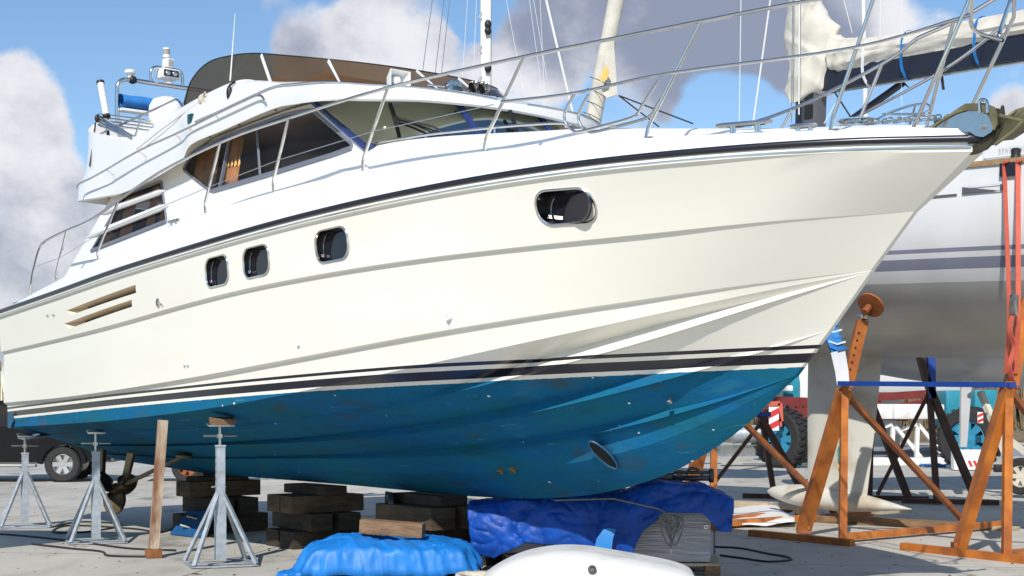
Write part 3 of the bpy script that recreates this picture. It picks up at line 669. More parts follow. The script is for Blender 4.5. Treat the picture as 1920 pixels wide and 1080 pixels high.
for sgf in (lambda P: P, mir):
    rail.tube(sgf(TOP), RT, 8, cap=False); rail.tube(sgf(mids), .0125, 8)
    for b, t in stan:
        P, P0 = stanchion(b, t); rail.tube(sgf(P), RT*.92, 8)
        q = sgf([P0])[0]; rail.box((q.x, q.y, q.z+.004), (.15, .05, .008), bev=.003)
    # boarding gate loops by the foredeck: a bent pair of tubes below the middle rail
    gl = fpt([(1077, 176), (1066, 196), (1058, 216), (1062, 233), (1076, 246), (1090, 246), (1130, 236), (1180, 222), (1196, 212), (1207, 193), (1236, 150)], lambda u: bg(u)+.05)
    gl = catmull(gl, 4); rail.tube(sgf(gl), .0115, 8)
    inner = [p+Vector((.05, .10, 0)) for p in gl]; rail.tube(sgf(inner), .0115, 8)
    for i in (12, 24): rail.tube(sgf([gl[i], inner[i]]), .008, 6)
# raked pulpit struts
for sg in (1, -1):
    rail.tube([Y(13.28, sg*.26, wg(13.2)), Y(13.72, sg*.27, 4.3), Y(13.74, sg*.24, 4.45)], RT*.9, 8)
rail.build('guard_rail', 'steel', yacht)
mb = MB()
wire = fpt([(75, 543), (170, 500), (225, 470), (395, 350), (520, 306), (690, 255), (790, 232), (930, 195)], lambda u: bg(u)+.04)
wire = [Y(*at(x, y, lambda u: bg(u)+.035)) for x, y in ((67, 500), (113, 483), (195, 433), (393, 350), (522, 300), (697, 247), (925, 196))]
mb.tube(wire, .004, 6); mb.tube(mir(wire), .004, 6); mb.build('guard_wire', 'steel_dull', yacht)
# grab rail in front of the windscreen
gr = [(p[0], p[1], p[2]) for p in (at(686, 272, 1.36), at(700, 268, 1.36), at(790, 254, 1.2), at(860, 246, 1.05), at(960, 236, .95), at(1050, 231, .85), at(1062, 238, .8))]
mb = MB(); mb.tube(catmull([Y(*p) for p in gr], 4), .012, 8)
for px, py, v, h in ((798, 253, 1.18, .06), (927, 240, .97, .07), (700, 268, 1.35, .05)):
    p = Y(*at(px, py, v)); mb.tube([p, p-Vector((0, 0, h))], .01, 6)
mb.build('grab_rail', 'steel', yacht)
# flybridge side rail
hr = [(145, 356), (145, 349), (152, 343), (173, 333), (200, 318), (260, 283), (328, 252), (403, 216), (470, 184), (484, 179), (491, 181), (496, 188)]
mb = MB()
for sg in (1, -1):
    P = [Y(*at(x, y, 1.76)) for x, y in hr]; P = P if sg > 0 else mir(P); mb.tube(catmull(P, 3), .012, 8)
    for px, py in ((200, 318), (260, 283), (328, 252), (403, 216)):
        a, b = at(px, py, 1.76), at(px+6, py+10, 1.70); mb.tube([Y(a[0], sg*a[1], a[2]), Y(b[0], sg*1.65, b[2])], .008, 6)
mb.build('flybridge_rail', 'steel', yacht)
# aft flybridge rail: diagonal tube with a stay
mb = MB()
dr = [at(*q, 1.5) for q in ((245, 287), (262, 262), (330, 185), (343, 198))]
A = [(172, 258, 1.45), (262, 218, 1.5), (330, 186, 1.5), (336, 190, 1.5), (344, 203, 1.55)]
mb.tube(fillet([Y(*at(*q)) for q in A], .08), .014, 8)
mb.tube([Y(*at(265, 221, 1.5)), Y(*at(250, 265, 1.56))], .012, 8)
mb.tube([Y(*at(170, 237, 1.45)), Y(*at(172, 258, 1.45))], .012, 8)
mb.build('aft_rail', 'steel', yacht)
# folded bimini frame lying across the aft coaming
mb = MB()
for k in range(4):
    u, w, v = 1.92+.05*k, 5.30-.052*k, 1.50+.02*k
    piv = Y(3.32, 1.61, 4.79-.01*k); 
    a = Y(u, v, w); mb.tube(fillet([piv, a, Vector((a.x, -a.y, a.z)), Vector((piv.x, -piv.y, piv.z))], .14), .014, 8)
mb.build('bimini_frame', 'steel', yacht)
mb = MB(); mb.blob(Y(2.12, 1.56, 5.20), (.025, .03, .05)); mb.tube([Y(2.12, 1.58, 5.15), Y(2.1, 1.60, 4.9), Y(2.08, 1.64, 4.6)], .010, 6); mb.build('lashing', 'black', yacht)
# ---- radar arch of bent tube with its instruments
arch = MB(); top_w = 5.91
arch.tube(fillet([Y(1.42, 1.0, 4.9), Y(1.42, 1.0, top_w), Y(1.42, -1.0, top_w), Y(1.42, -1.0, 4.9)], .16), .03, 10)
arch.tube(fillet([Y(1.42, .53, top_w), Y(1.42, .53, 6.13), Y(1.42, .08, 6.13), Y(1.42, .08, top_w)], .14), .024, 10)
arch.build('radar_arch', 'steel', yacht)
mb = MB(); rows = []
for i in range(25):
    v = .97-1.94*i/24; rows.append([Y(1.42+.115*math.cos(a)*1.15, v, 5.615+.09*math.sin(a)*(1+.06*math.sin(i*1.3+a*2))) for a in [2*math.pi*q/14 for q in range(14)]])
mb.grid(rows, cv=True); mb.build('furled_bimini_cover', 'blue_canvas', yacht)
mb = MB(); mb.box(Y(1.42, 0, 5.50), (.16, 1.95, .035), bev=.01); mb.build('arch_shelf', 'white_plastic', yacht)
mb = MB(); mb.lathe([(0, 0), (.03, 0), (.025, .03), (.072, .055), (.08, .085), (.06, .10), (0, .105)], 20, c=Y(1.42, .82, 5.94)); mb.build('antenna_dome', 'white_plastic', yacht)
mb = MB(); mb.blob(Y(1.42, .79, 5.915), (.06, .06, .055)); mb.build('bracket', 'black', yacht)
mb = MB(); mb.lathe([(0, 0), (.065, 0), (.055, .03), (.035, .05), (.035, .09), (0, .09)], 18, c=Y(1.42, .29, 5.93)); mb.box(Y(1.42, .29, 6.055), (.20, .27, .135), bev=.03); sl = mb.build('searchlight', 'white_plastic', yacht)
mb = MB(); mb.box(Y(1.52, .29, 6.055), (.03, .21, .085), bev=.008); mb.build('housing_recess', 'black', sl)
mb = MB(); mb.blob(Y(1.533, .34, 6.055), (.012, .036, .034)); mb.blob(Y(1.533, .24, 6.055), (.012, .036, .034)); mb.build('lens', 'steel', sl)
mb = MB(); mb.cyl(Y(1.42, .29, 6.12), Y(1.42, .29, 6.17), .014); mb.box(Y(1.42, .29, 6.205), (.12, .12, .115), bev=.012); mb.cyl(Y(1.42, .30, 6.26), Y(1.42, .30, 6.285), .03)
mb.lathe([(0, 6.28), (.048, 6.28), (.05, 6.315), (.035, 6.32), (.035, 6.385), (.05, 6.387), (.05, 6.405), (0, 6.41)], 18, c=Y(1.42, .31, 0)); nl = mb.build('masthead_light', 'white_plastic', yacht)
mb = MB(); mb.box(Y(1.485, .28, 6.205), (.015, .06, .08)); mb.build('lamp_glass', 'lamp_glass', nl); mb = MB(); mb.lathe([(.044, 6.32), (.046, 6.35), (.044, 6.385)], 18, c=Y(1.42, .31, 0)); mb.build('lamp_glass', 'lamp_glass', nl)
# radome pedestal
RD = Y(*at(313, 236, .55)); RD.z -= .45
mb = MB(); mb.lathe([(0, 0), (.17, 0), (.16, .32), (.19, .42), (.20, .46), (.225, .50), (.235, .60), (.225, .70), (.18, .78), (.08, .82), (0, .825)], 26, c=RD); mb.box(RD+Vector((0, 0, .1)), (.45, .45, .5), bev=.12); mb.build('radome', 'white_plastic', yacht)
mb = MB(); mb.lathe([(0, 0), (.03, 0), (.03, .35), (.14, .37), (.15, .41), (.1, .44), (0, .445)], 20, c=Y(4.7, -.1, 5.0)); mb.build('antenna_puck', 'white_plastic', yacht)
# slatted tube lamp leaning at the stern
mb = MB(); a, b = Y(*at(188, 153, 1.45)), Y(*at(200, 220, 1.45)); mb.cyl(a.lerp(b, .04), b.lerp(a, .04), .042, seg=12)
for i in range(1, 7):
    p = a.lerp(b, i/7); mb.cyl(p.lerp(a, .012), p.lerp(b, .012), .047)
tl = mb.build('tube_lamp', 'white_plastic', yacht)
mb = MB(); mb.cyl(a, a.lerp(b, .06), .05); mb.build('end_cap', 'black', tl); mb = MB(); mb.cyl(b.lerp(a, .06), b, .05); mb.tube([b, b+Vector((.05, 0, -.25))], .02, 6); mb.build('end_cap', 'black', tl)
# whip antenna, fender hook, green side light, cleat block
mb = MB(); a = Y(*at(432, 152, 1.55)); b = Y(*at(441, 25, 1.55)); mb.tube([a, a.lerp(b, .5), b], [.011, .007, .003], 6); mb.build('whip_antenna', 'white_plastic', yacht)
mb = MB(); p = Y(*at(430, 175, 1.66)); mb.blob(p, (.035, .03, .085)); mb.tube([p-Vector((0, 0, .08)), p-Vector((.02, 0, .15)), p-Vector((-.01, 0, .17))], .008, 6); mb.tube([p+Vector((0, 0, .08)), p+Vector((.01, .06, .13))], .012, 6); mb.build('antenna_mount', 'black', yacht)
mb = MB(); p = Y(*at(359, 223, 1.68)); mb.box(p, (.095, .06, .105), bev=.01); mb.build('side_light', 'green_lamp', yacht)
mb = MB(); p = Y(*at(362, 240, 1.69)); mb.box(p, (.10, .06, .04), bev=.01); mb.build('lamp_bracket', 'gelcoat_white', yacht)
mb = MB(); p = Y(*at(380, 187, 1.62)); mb.blob(p, (.05, .05, .06)); mb.tube([p+Vector((-.1, .05, .08)), p+Vector((.12, -.02, -.05))], .014, 6); mb.tube([p, p+Vector((.1, -.02, .06))], .012, 6)
mb.tube([p, Y(*at(300, 245, 1.66)), Y(*at(256, 280, 1.66))], .006, 6); mb.build('line_block', 'rope_white', yacht)
# loudhailer, air horns, small lamps on the brow
mb = MB(); c = Y(*at(740, 152, 1.05)); 
for z0, z1, s0, s1 in ((0, .10, .16, .11), ):
    q = [Vector((c.x+.10, c.y+sy*.115, c.z+sz*.085)) for sy, sz in ((1, 1), (-1, 1), (-1, -1), (1, -1))]; r_ = [Vector((c.x-.06, c.y+sy*.05, c.z+sz*.04)) for sy, sz in ((1, 1), (-1, 1), (-1, -1), (1, -1))]; i_ = [Vector((c.x-.02, c.y+sy*.035, c.z+sz*.03)) for sy, sz in ((1, 1), (-1, 1), (-1, -1), (1, -1))]
    qi = [Vector((p.x, c.y+(p.y-c.y)*.9, c.z+(p.z-c.z)*.9)) for p in q]
    mb.grid([i_, qi, q, r_], cv=True); mb.add(i_, [(0, 1, 2, 3)]); mb.add(r_, [(0, 1, 2, 3)])
mb.blob((c.x+.02, c.y, c.z), (.05, .05, .05)); mb.box((c.x-.02, c.y+.02, c.z-.10), (.08, .2, .06)); mb.build('loudhailer', 'white_plastic', yacht)
for px, py in ((881, 167), (899, 169)):
    mb = MB(); p = Y(*at(px, py, .15)); mb.lathe([(.062, .12), (.05, .10), (.022, .03), (.012, -.12), (.03, -.16), (0, -.17)], 16, c=p, rot=Euler((0, R(90), R(-15))).to_matrix()); mb.tube([p-Vector((.1, 0, 0)), p-Vector((.1, 0, .1))], .01, 6); hn = mb.build('air_horn', 'steel', yacht)
    m2 = MB(); m2.lathe([(0, .02), (.03, .02), (.045, .09)], 14, c=p, rot=Euler((0, R(90), R(-15))).to_matrix()); m2.build('horn_mouth', 'black', hn)
mb = MB(); p = Y(*at(851, 164, .3))
for j in range(3):
    for k in range(2): mb.lathe([(0, .03), (.03, .03), (.036, 0), (.02, -.05)], 10, c=p+Vector((0, .05*(j-1), .05*k-.02)), rot=Euler((0, R(90), 0)).to_matrix())
mb.tube([p+Vector((-.02, -.1, 0)), p+Vector((-.02, -.3, -.01))], .01, 6); mb.tube([p, p-Vector((.02, 0, .09))], .02, 6); mb.build('lamp_cluster', 'steel', yacht)
# deck gear: spotlight, fairlead cleats, windlass, chain
mb = MB(); p = Y(*at(731, 246, 1.1)); 
for s in (-1, 1): mb.lathe([(0, .045), (.034, .04), (.036, 0), (.02, -.05), (0, -.06)], 12, c=p+Vector((0, .045*s, 0)), rot=Euler((0, R(80), R(-40))).to_matrix())
mb.tube([p, p-Vector((0, 0, .12))], .016, 6); mb.lathe([(.06, 0), (.05, .03), (0, .05)], 14, c=p-Vector((0, 0, .13))); mb.build('spotlight', 'steel', yacht)
def cleat(px, py, v, L_, h, nm):
    p = Y(*at(px, py, v)); p.z = wg(p.x)+h; t = (Y(p.x+.3, bg(p.x+.3), 0)-Y(p.x-.3, bg(p.x-.3), 0)).normalized(); m = MB()
    m.tube([p-t*L_/2, p-t*L_*.4, p+t*L_*.4, p+t*L_/2], [.013, .02, .02, .013], 8)
    for s in (-.22, .22):
        m.cyl(p+t*L_*s, p+t*L_*s-Vector((0, 0, h+.02)), .014); m.cyl(p+t*L_*(s+.05), p+t*L_*(s+.05)-Vector((0, 0, h+.02)), .010)
    m.box(p-Vector((0, 0, h-.004)), (L_*.7, .06, .01), rot=Euler((0, 0, math.atan2(t.y, t.x)))); m.build(nm, 'steel', yacht)
cleat(1395, 236, lambda u: bg(u)-.06, .42, .075, 'cleat'); cleat(1507, 238, lambda u: bg(u)-.06, .20, .045, 'cleat'); cleat(326, 412, lambda u: bg(u)-.05, .26, .06, 'cleat'); cleat(30, 575, lambda u: bg(u)-.05, .22, .06, 'cleat')
mb = MB(); c = Y(12.55, -.05, shw(12.55)+.03); mb.lathe([(.14, 0), (.14, .025), (.10, .03), (.09, .05), (.15, .065), (.15, .075), (0, .085)], 20, c=c); mb.build('windlass', 'steel', yacht)
mb = MB()
for i in range(26):
    u = 12.66+i*.034; p = Y(u, .02*math.sin(i*2.1), shw(min(u, 13.4))+.072+.012*(i % 2)); e = Euler((R(90*(i % 2)), 0, 0)).to_matrix()
    mb.tube([p+e @ Vector((.028*math.cos(a), .016*math.sin(a), 0)) for a in [2*math.pi*q/10 for q in range(10)]], .0065, 6, closed=True)
mb.build('anchor_chain', 'steel_dull', yacht)
mb = MB(); mb.tube(catmull([Y(*at(x, y, -.30)) for x, y in ((1628, 233), (1660, 215), (1700, 200), (1733, 195), (1744, 202), (1735, 211), (1700, 222), (1655, 230))], 4), .010, 6)
mb.tube([Y(*at(1655, 214, -.30)), Y(*at(1726, 214, -.30))], .009, 6)
for x, y in ((1716, 198), (1728, 212)): mb.tube([Y(*at(x, y, -.30)), Y(*at(x-12, 240, -.30))], .010, 6)
mb.build('deck_hoop', 'steel', yacht)
# ---- bow roller plates and plough anchor
OUTR = [(1727, 243), (1745, 237), (1770, 222), (1797, 203), (1810, 195), (1842, 194), (1862, 200), (1868, 212), (1868, 232), (1858, 248), (1843, 257), (1830, 255), (1818, 247), (1790, 249)]
mb = MB()
for v0 in (.10, -.115): mb.prism([Y(*at(x, y, v0)) for x, y in OUTR], Y(0, -.015, 0))
br = mb.build('bow_roller', 'steel', yacht)
mb = MB(); mb.prism([Y(*at(x, y, .118)) for x, y in ((1727, 243), (1745, 236), (1770, 221), (1797, 202), (1810, 194), (1845, 193), (1864, 200), (1869, 214), (1869, 230), (1864, 244), (1852, 216), (1838, 207), (1810, 207), (1790, 213), (1765, 226), (1747, 240))], Y(0, -.01, 0)); mb.build('roller_flange', 'olive_steel', br)
p = Y(*at(1837, 236, .13)); mb = MB(); mb.cyl(p, p+Vector((0, .26, 0)), .02); mb.build('axle', 'steel', br)
mb = MB(); mb.tube(fillet([Y(*at(x, y, .13)) for x, y in ((1838, 212), (1836, 186), (1851, 188), (1852, 212))], .04), .012, 8); mb.build('shackle', 'steel', br)
L3 = lambda pts, v: [Y(*at(x, y, v)) for x, y in pts]
an = MB(); an.tube(L3(((1755, 238), (1800, 228), (1850, 222), (1874, 214)), 0.), .03, sq=(1.3, .8)); an.prism(L3(((1801, 293), (1822, 276), (1846, 258), (1862, 236), (1872, 212), (1878, 197), (1881, 218), (1875, 240), (1864, 262), (1848, 279), (1828, 288)), .06), Vector((0, .03, 0)))
an = an.build('anchor', 'anchor_dark', yacht)
mb = MB(); A_, B_ = L3(((1862, 273), (1871, 250), (1882, 226), (1897, 214)), .02), L3(((1900, 262), (1925, 246), (1946, 226), (1950, 196)), -.28)
rows = [[a.lerp(b, t)+Vector((0, -.05*math.sin(t*3.14), 0)) for t in (0, .33, .66, 1)] for a, b in zip(A_, B_)]
mb.grid(rows); fl_ = mb.build('fluke', 'olive_steel', an); so = fl_.modifiers.new('thickness', 'SOLIDIFY'); so.thickness = .014
mb = MB(); mb.tube(L3(((1874, 216), (1890, 220), (1918, 227)), .12), .012, 6); mb.tube(L3(((1918, 227), (1900, 246), (1866, 271)), .12), .012, 6); mb.build('brace', 'olive_steel', an)
# ---- under water gear, starboard and port
for sg in (1, -1):
    f = Y(*at(345, 855, .74)); c = Y(*at(216, 917, .80)); f.y *= sg; c.y *= sg
    m = MB(); ax = (f-c).normalized(); rot = ax.to_track_quat('Z', 'Y').to_matrix(); m.lathe([(0, -.12), (.05, -.11), (.075, -.05), (.075, .06), (.05, .10), (0, .10)], 16, c=c, rot=rot); pr = m.build('propeller', 'bronze_dark', yacht)
    for k in range(3):
        a0 = R(20+120*k); b = MB(); rows = []
        for i in range(9):
            t = i/8; r_ = .05+.31*t; hw_ = .20*math.sin(math.pi*min(1, .18+.80*t))**.6+.015; tw = R(62-30*t); row = []
            for j in range(7):
                s = (j/6-.5)*2*hw_*(1 if t < .99 else .5); ang = a0+s*math.cos(tw-.5)/max(r_, .12)*.72
                row.append(c+rot @ Vector((r_*math.cos(ang), r_*math.sin(ang), s*math.sin(tw)*.45)))
            rows.append(row)
        b.grid(rows); bo = b.build('blade', 'bronze_dark', pr); so = bo.modifiers.new('thickness', 'SOLIDIFY'); so.thickness = .016
    m = MB(); m.tube([c, f], .028, 10); m.build('shaft', 'bronze', yacht)
    m = MB(); s0 = c+ax*.22; m.prism([s0+Vector((-.07, .0, 0)), s0+Vector((.10, 0, 0)), s0+Vector((.36, 0, .44)), s0+Vector((.16, 0, .44))], Vector((0, .04, 0))); m.cyl(s0-ax*.12, s0+ax*.12, .055); m.build('shaft_strut', 'bronze', yacht)
    m = MB(); m.prism([Y(.02, sg*.78, 1.02), Y(.42, sg*.78, 1.04), Y(.36, sg*.78, .50), Y(.12, sg*.78, .46)], Vector((0, .05, 0))); m.cyl(Y(.24, sg*.755, 1.0), Y(.24, sg*.755, 1.15), .03); m.build('rudder', 'bronze_dark', yacht)
    m = MB(); 
    m.blob(f, (.20, .07, .035)); m.build('shaft_gland', 'bronze', yacht)
# thruster tunnel mouth and skin fittings
def bottom_at(px, py, a, b):
    """point on the hull bottom between two of its lines seen at a photo pixel"""
    best = None
    for i in range(0, NS):
        pa, pb = CV[a][i], CV[b][i]
        for t in (j/24 for j in range(25)):
            q = [pa[k]+(pb[k]-pa[k])*t for k in range(3)]; P = Y(q[0], q[1], q[2]-(.03 if a == 'keel' else 0)); wp = yacht.matrix_basis @ P
            sx, sy = 960+FPX*wp.x/wp.y, HZ-FPX*(wp.z-EYE)/wp.y; e = (sx-px)**2+(sy-py)**2
            if best is None or e < best[0]: best = (e, P, Vector((pb[0]-pa[0], -(pb[1]-pa[1]), pb[2]-pa[2])).normalized(), Vector((CV[a][min(i+1, NS-1)][0]-CV[a][max(i-1, 0)][0], -(CV[a][min(i+1, NS-1)][1]-CV[a][max(i-1, 0)][1]), CV[a][min(i+1, NS-1)][2]-CV[a][max(i-1, 0)][2])).normalized())
    e, P, s, t = best; n_ = t.cross(s).normalized(); n_ = n_ if n_.y < 0 else -n_
    return P, t, (s-t*s.dot(t)).normalized(), n_
bpy.context.view_layer.update()
P, t, s, n_ = bottom_at(1134, 846, 'keel', 'B')
m = MB(); ring = [P+t*(.075*math.cos(a))+s*(.175*math.sin(a))+n_*.022 for a in [2*math.pi*q/28 for q in range(28)]]; m.tube(ring, .009, 6, closed=True)
tt = m.build('thruster_rim', 'blue_paint', yacht); m = MB(); m.add([p-n_*.002 for p in ring], [tuple(range(28))]); m.build('thruster_tunnel', 'matt_black', tt)
def fit(px, py, r_, a, b, mt, nm='skin_fitting'):
    P, t, s, n_ = bottom_at(px, py, a, b); m = MB(); m.lathe([(r_, -.02), (r_, .012), (r_*.6, .02), (r_*.55, .004), (0, .004)], 14, c=P+n_*.01, rot=n_.to_track_quat('Z', 'Y').to_matrix()); m.build(nm, mt, yacht)
fit(1262, 752, .022, 'B', 'A', 'steel_dull'); fit(936, 883, .035, 'keel', 'B', 'olive_steel'); fit(959, 882, .04, 'keel', 'B', 'olive_steel')
def sidefit(px, py, r_, mt):
    f = lambda u: .5*(c1_v(u)+ch_v(u))+.012
    q = at(px, py, f); m = MB(); m.lathe([(r_, -.02), (r_, .01), (r_*.6, .016), (r_*.5, .0), (0, .0)], 14, c=Y(*q), rot=Euler((R(90), 0, 0)).to_matrix()); m.build('skin_fitting', mt, yacht)
sidefit(840, 596, .025, 'white_plastic'); sidefit(559, 646, .02, 'white_plastic'); sidefit(345, 683, .018, 'white_plastic'); sidefit(351, 683, .018, 'white_plastic')
for px, py, r_, mt in ((297, 567, .045, 'steel'), (304, 571, .014, 'steel'), (90, 592, .014, 'steel_dull'), (101, 591, .014, 'steel_dull')):
    q = at(px, py, lambda u: topside(u, 2.7)+.004); m = MB(); m.lathe([(r_, -.02), (r_, .012), (r_*.6, .018), (r_*.55, .0), (0, .0)], 14, c=Y(*q), rot=Euler((R(90), 0, 0)).to_matrix()); m.build('skin_fitting', mt, yacht)
# trim tab and chine end by the transom
m = MB(); m.box(Y(-.14, 1.35, 1.24), (.34, .7, .02), rot=Euler((R(10), R(4), 0))); m.build('trim_tab', 'steel_dull', yacht)
m = MB(); m.prism([Y(.02, 1.86, 1.42), Y(-.08, 1.86, 1.32), Y(-.18, 1.86, 1.34), Y(-.18, 1.86, 1.5), Y(-.08, 1.86, 1.55)], Y(0, .02, 0)); m.build('anode', 'blue_paint', yacht)
# ------------------------------------------------------------------ yard: stands, props, blocks, tarpaulins
mat('timber_dark', (.055, .040, .026), .85, var=.55, vscale=5, stretch=(1, 1, 4), bump=.5, bscale=14)
mat('timber_mid', (.12, .08, .042), .85, var=.5, vscale=5, stretch=(1, 1, 4), bump=.5, bscale=14)
mat('timber_pale', (.50, .40, .28), .85, var=.3, vscale=6, stretch=(1, 1, 5), bump=.4, bscale=18)
mat('timber_brown', (.27, .16, .085), .85, var=.45, vscale=5, stretch=(1, 4, 4), bump=.5, bscale=14)
mat('timber_rust', (.46, .37, .27), .8, col2=(.20, .085, .04), vscale=2.6, stretch=(2.6, 2.6, .6), detail=9, lo=.40, hi=.58, bump=.35, bscale=22)
mat('timber_end', (.26, .10, .03), .85, var=.3, vscale=20)
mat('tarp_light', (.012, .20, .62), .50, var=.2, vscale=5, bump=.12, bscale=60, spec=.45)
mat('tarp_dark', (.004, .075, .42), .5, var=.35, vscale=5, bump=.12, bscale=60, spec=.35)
mat('tarp_pale', (.02, .22, .58), .4, var=.15, vscale=4)
mat('shrink_wrap', (.44, .42, .44), .25, var=.45, vscale=7, stretch=(.5, .5, 7), bump=.8, bscale=11, spec=.7, lo=.3, hi=.65)
mat('grp_white', (.76, .75, .72), .42, col2=(.60, .57, .50), vscale=3.5, detail=9, lo=.30, hi=.48, bump=.1, bscale=50)
mat('blue_board', (.01, .10, .26), .6, var=.2, vscale=6)
mat('white_sheet', (.76, .75, .73), .75, var=.05, bump=.4, bscale=6)
def Yw(u, v, w): return YO+Vector((dX*u+(-v)*(-dY), dY*u+(-v)*dX, w))   # yacht frame to the place
def hullz(u, v):
    """height of the hull bottom at starboard offset v"""
    ks = ('keel', 'B', 'A', 'C', 'ch'); pts = []
    for k in ks:
        c = CV[k]; us = [p[0] for p in c]; pts.append((float(np.interp(u, us, [p[1] for p in c])), float(np.interp(u, us, [p[2] for p in c]))))
    return float(np.interp(v, [p[0] for p in pts], [p[1] for p in pts]))
def jack_stand(name, label, u, v, rz, scale=1., spread=.62, plate=True, foot=None):
    c = Yw(u, v, 0) if foot is None else foot; c.z = 0
    t = thing(name, label, 'jack stand', c, rz, 'jack stands under the starboard chine')
    top = hullz(u, v)-.045
    m = MB(); m.tube([(0, 0, .05), (0, 0, .72)], 1., sq=(.052, .052)); m.tube([(0, 0, .70), (0, 0, top-.30)], 1., sq=(.043, .043)); m.box((0, 0, top-.29), (.10, .10, .02), bev=.004); m.build('column', 'galvanised', t, ang=30)
    for k in range(5):
        h = MB(); h.cyl((-.0435, 0, .80+.075*k), (-.0455, 0, .80+.075*k), .011, seg=10); h.build('pin_hole', 'matt_black', t)
    L_ = spread
    feet = [(-L_/2, -L_/2), (L_/2, -L_/2), (L_/2, L_/2), (-L_/2, L_/2)]
    for fx, fy in feet:
        m = MB(); m.bar((fx*.07, fy*.07, .74), (fx, fy, .03), .040, .030); m.build('leg', 'galvanised', t, ang=30)
    m = MB()
    for i in range(4): 
        a, b = feet[i], feet[(i+1) % 4]; m.bar((*a, .018), (*b, .018), .05, .012) if i % 2 == 0 else m.bar((*a, .014), (*b, .014), .05, .010)
    m.bar((-L_*.5, 0, .012), (L_*.5, 0, .012), .09, .010); m.build('base_frame', 'galvanised', t, ang=30)
    m = MB(); m.cyl((0, 0, top-.30), (0, 0, top-.07), .018); m.cyl((0, 0, top-.21), (0, 0, top-.17), .035, seg=6); m.build('screw', 'steel_dull', t)
    m = MB(); m.tube([(-.17, -.02, top-.185), (.17, .02, top-.185)], .011, 8); m.build('screw_handle', 'steel_dull', t)
    m = MB(); m.cyl((.055, 0, .80), (-.075, 0, .80), .009); m.lathe([(0, 0), (.018, 0), (.018, .012), (0, .012)], 8, c=(-.075, 0, .79)); m.build('locking_pin', 'steel', t)
    return t, top
t, top = jack_stand('jack_stand', 'leftmost galvanised jack stand, half cut by the left picture edge beside the pickup', .10, 1.74, R(21))
m = MB(); m.box((0, 0, top-.045), (.20, .24, .022), rot=Euler((R(8), 0, R(0))), bev=.004); m.build('head_plate', 'steel_dull', t)
t, top = jack_stand('jack_stand', 'galvanised jack stand between the propeller and the left picture edge', 2.82, 1.86, R(21))
m = MB(); m.box((0, 0, top-.045), (.20, .24, .022), rot=Euler((R(8), 0, 0)), bev=.004); m.build('head_plate', 'steel_dull', t)
t, top = jack_stand('jack_stand', 'tallest and nearest galvanised jack stand, right of the timber prop, with a wooden head block', 6.00, 1.84, R(21))
m = MB(); m.box((0, 0, top-.075), (.26, .20, .018), rot=Euler((R(6), 0, 0)), bev=.003); m.build('head_plate', 'steel_dull', t)
m = MB(); m.box((0.02, 0, top-.035), (.24, .19, .06), rot=Euler((R(8), 0, 0)), bev=.006); m.build('head_block', 'timber_brown', t)
# timber prop
f = G(288, 1046); f2 = f.copy(); tp = thing('timber_prop', 'weathered rust stained timber prop standing upright between two jack stands', 'timber prop', (f2.x, f2.y, 0), R(22))
hz_ = 1.47; m = MB(); m.tube([(0, 0, .10), (.10, .02, hz_)], 1., sq=(.05, .045)); m.build('post', 'timber_rust', tp, ang=30)
m = MB(); m.box((0, 0, .05), (.16, .15, .096), bev=.006); m.build('foot_block', 'timber_end', tp, ang=30)
# keel blocks: each baulk of each stack
def stack(u0, spec, place):
    zc = 0.
    for i, (nb, L_, h_, wd, along, du, mt, lb) in enumerate(spec):
        for k in range(nb):
            jit = (random.uniform(-.02, .02), random.uniform(-.02, .02)); off = (k-(nb-1)/2)*(wd*1.22 if nb > 1 else 0)
            cu, cv = (u0+du+jit[0], off+jit[1]) if along else (u0+du+off+jit[0], jit[1])
            m = MB(); m.box((0, 0, h_/2), (L_, wd, h_-.004), bev=.012)
            o = m.build('timber_baulk', mt, None, ang=30); o.location = Yw(cu, cv, zc); o.rotation_euler = (0, 0, math.atan2(dY, dX)+(0 if along else R(90))+random.uniform(-.04, .04))
            where = ('near', 'far')[k == 0] if along and nb == 2 else ('bow-side', 'stern-side')[k == 0] if nb == 2 else ''
            if along and nb == 3: where = ('far', 'middle', 'near')[k]
            tag(o, '%s timber, %s%s, stack %s' % (lb, where+' one of ' if where else '', ('bottom course', 'second course', 'third course', 'top course', 'topmost course')[i], place), 'timber baulk', 'keel blocks under the yacht')
        zc += h_
stack(2.25, [(2, 1.05, .24, .28, False, .1, 'timber_dark', 'black tarred'), (2, 1.0, .22, .26, True, .1, 'timber_dark', 'dark oily'), (1, 1.0, .20, .42, False, .05, 'timber_mid', 'round edged brown'), (1, .75, .06, .3, False, .05, 'timber_dark', 'thin dark')], 'behind the blue board')
stack(4.75, [(2, .95, .20, .30, False, 0, 'timber_dark', 'black tarred'), (2, .95, .20, .28, True, 0, 'timber_dark', 'dark oily'), (2, .95, .20, .28, False, 0, 'timber_mid', 'brown'), (1, .9, .11, .30, True, 0, 'timber_dark', 'thin dark')], 'between the two daylight gaps')
stack(7.1, [(3, 1.25, .18, .28, True, .0, 'timber_dark', 'dark oily'), (2, 1.1, .19, .30, False, 0, 'timber_mid', 'brown'), (2, 1.05, .23, .30, True, 0, 'timber_mid', 'brown grained'), (1, .9, .11, .34, True, 0, 'timber_dark', 'thin dark')], 'behind the light blue tarpaulin')
# rubber sheet leaning on the third stack
a = Yw(6.62, .35, 0); m = MB(); rows = []
for i in range(6):
    t_ = i/5; rows.append([a+Vector((.10*math.sin(t_*1.6)+.10*s, -.25*s+.1, .72*t_)) for s in (0, .5, 1)])
m.grid(rows); rs = m.build('rubber_sheet', 'rubber_black'); so = rs.modifiers.new('t', 'SOLIDIFY'); so.thickness = .02; tag(rs, 'dark rubber sheet leaning on the keel blocks, beside the last daylight gap', 'sheet')
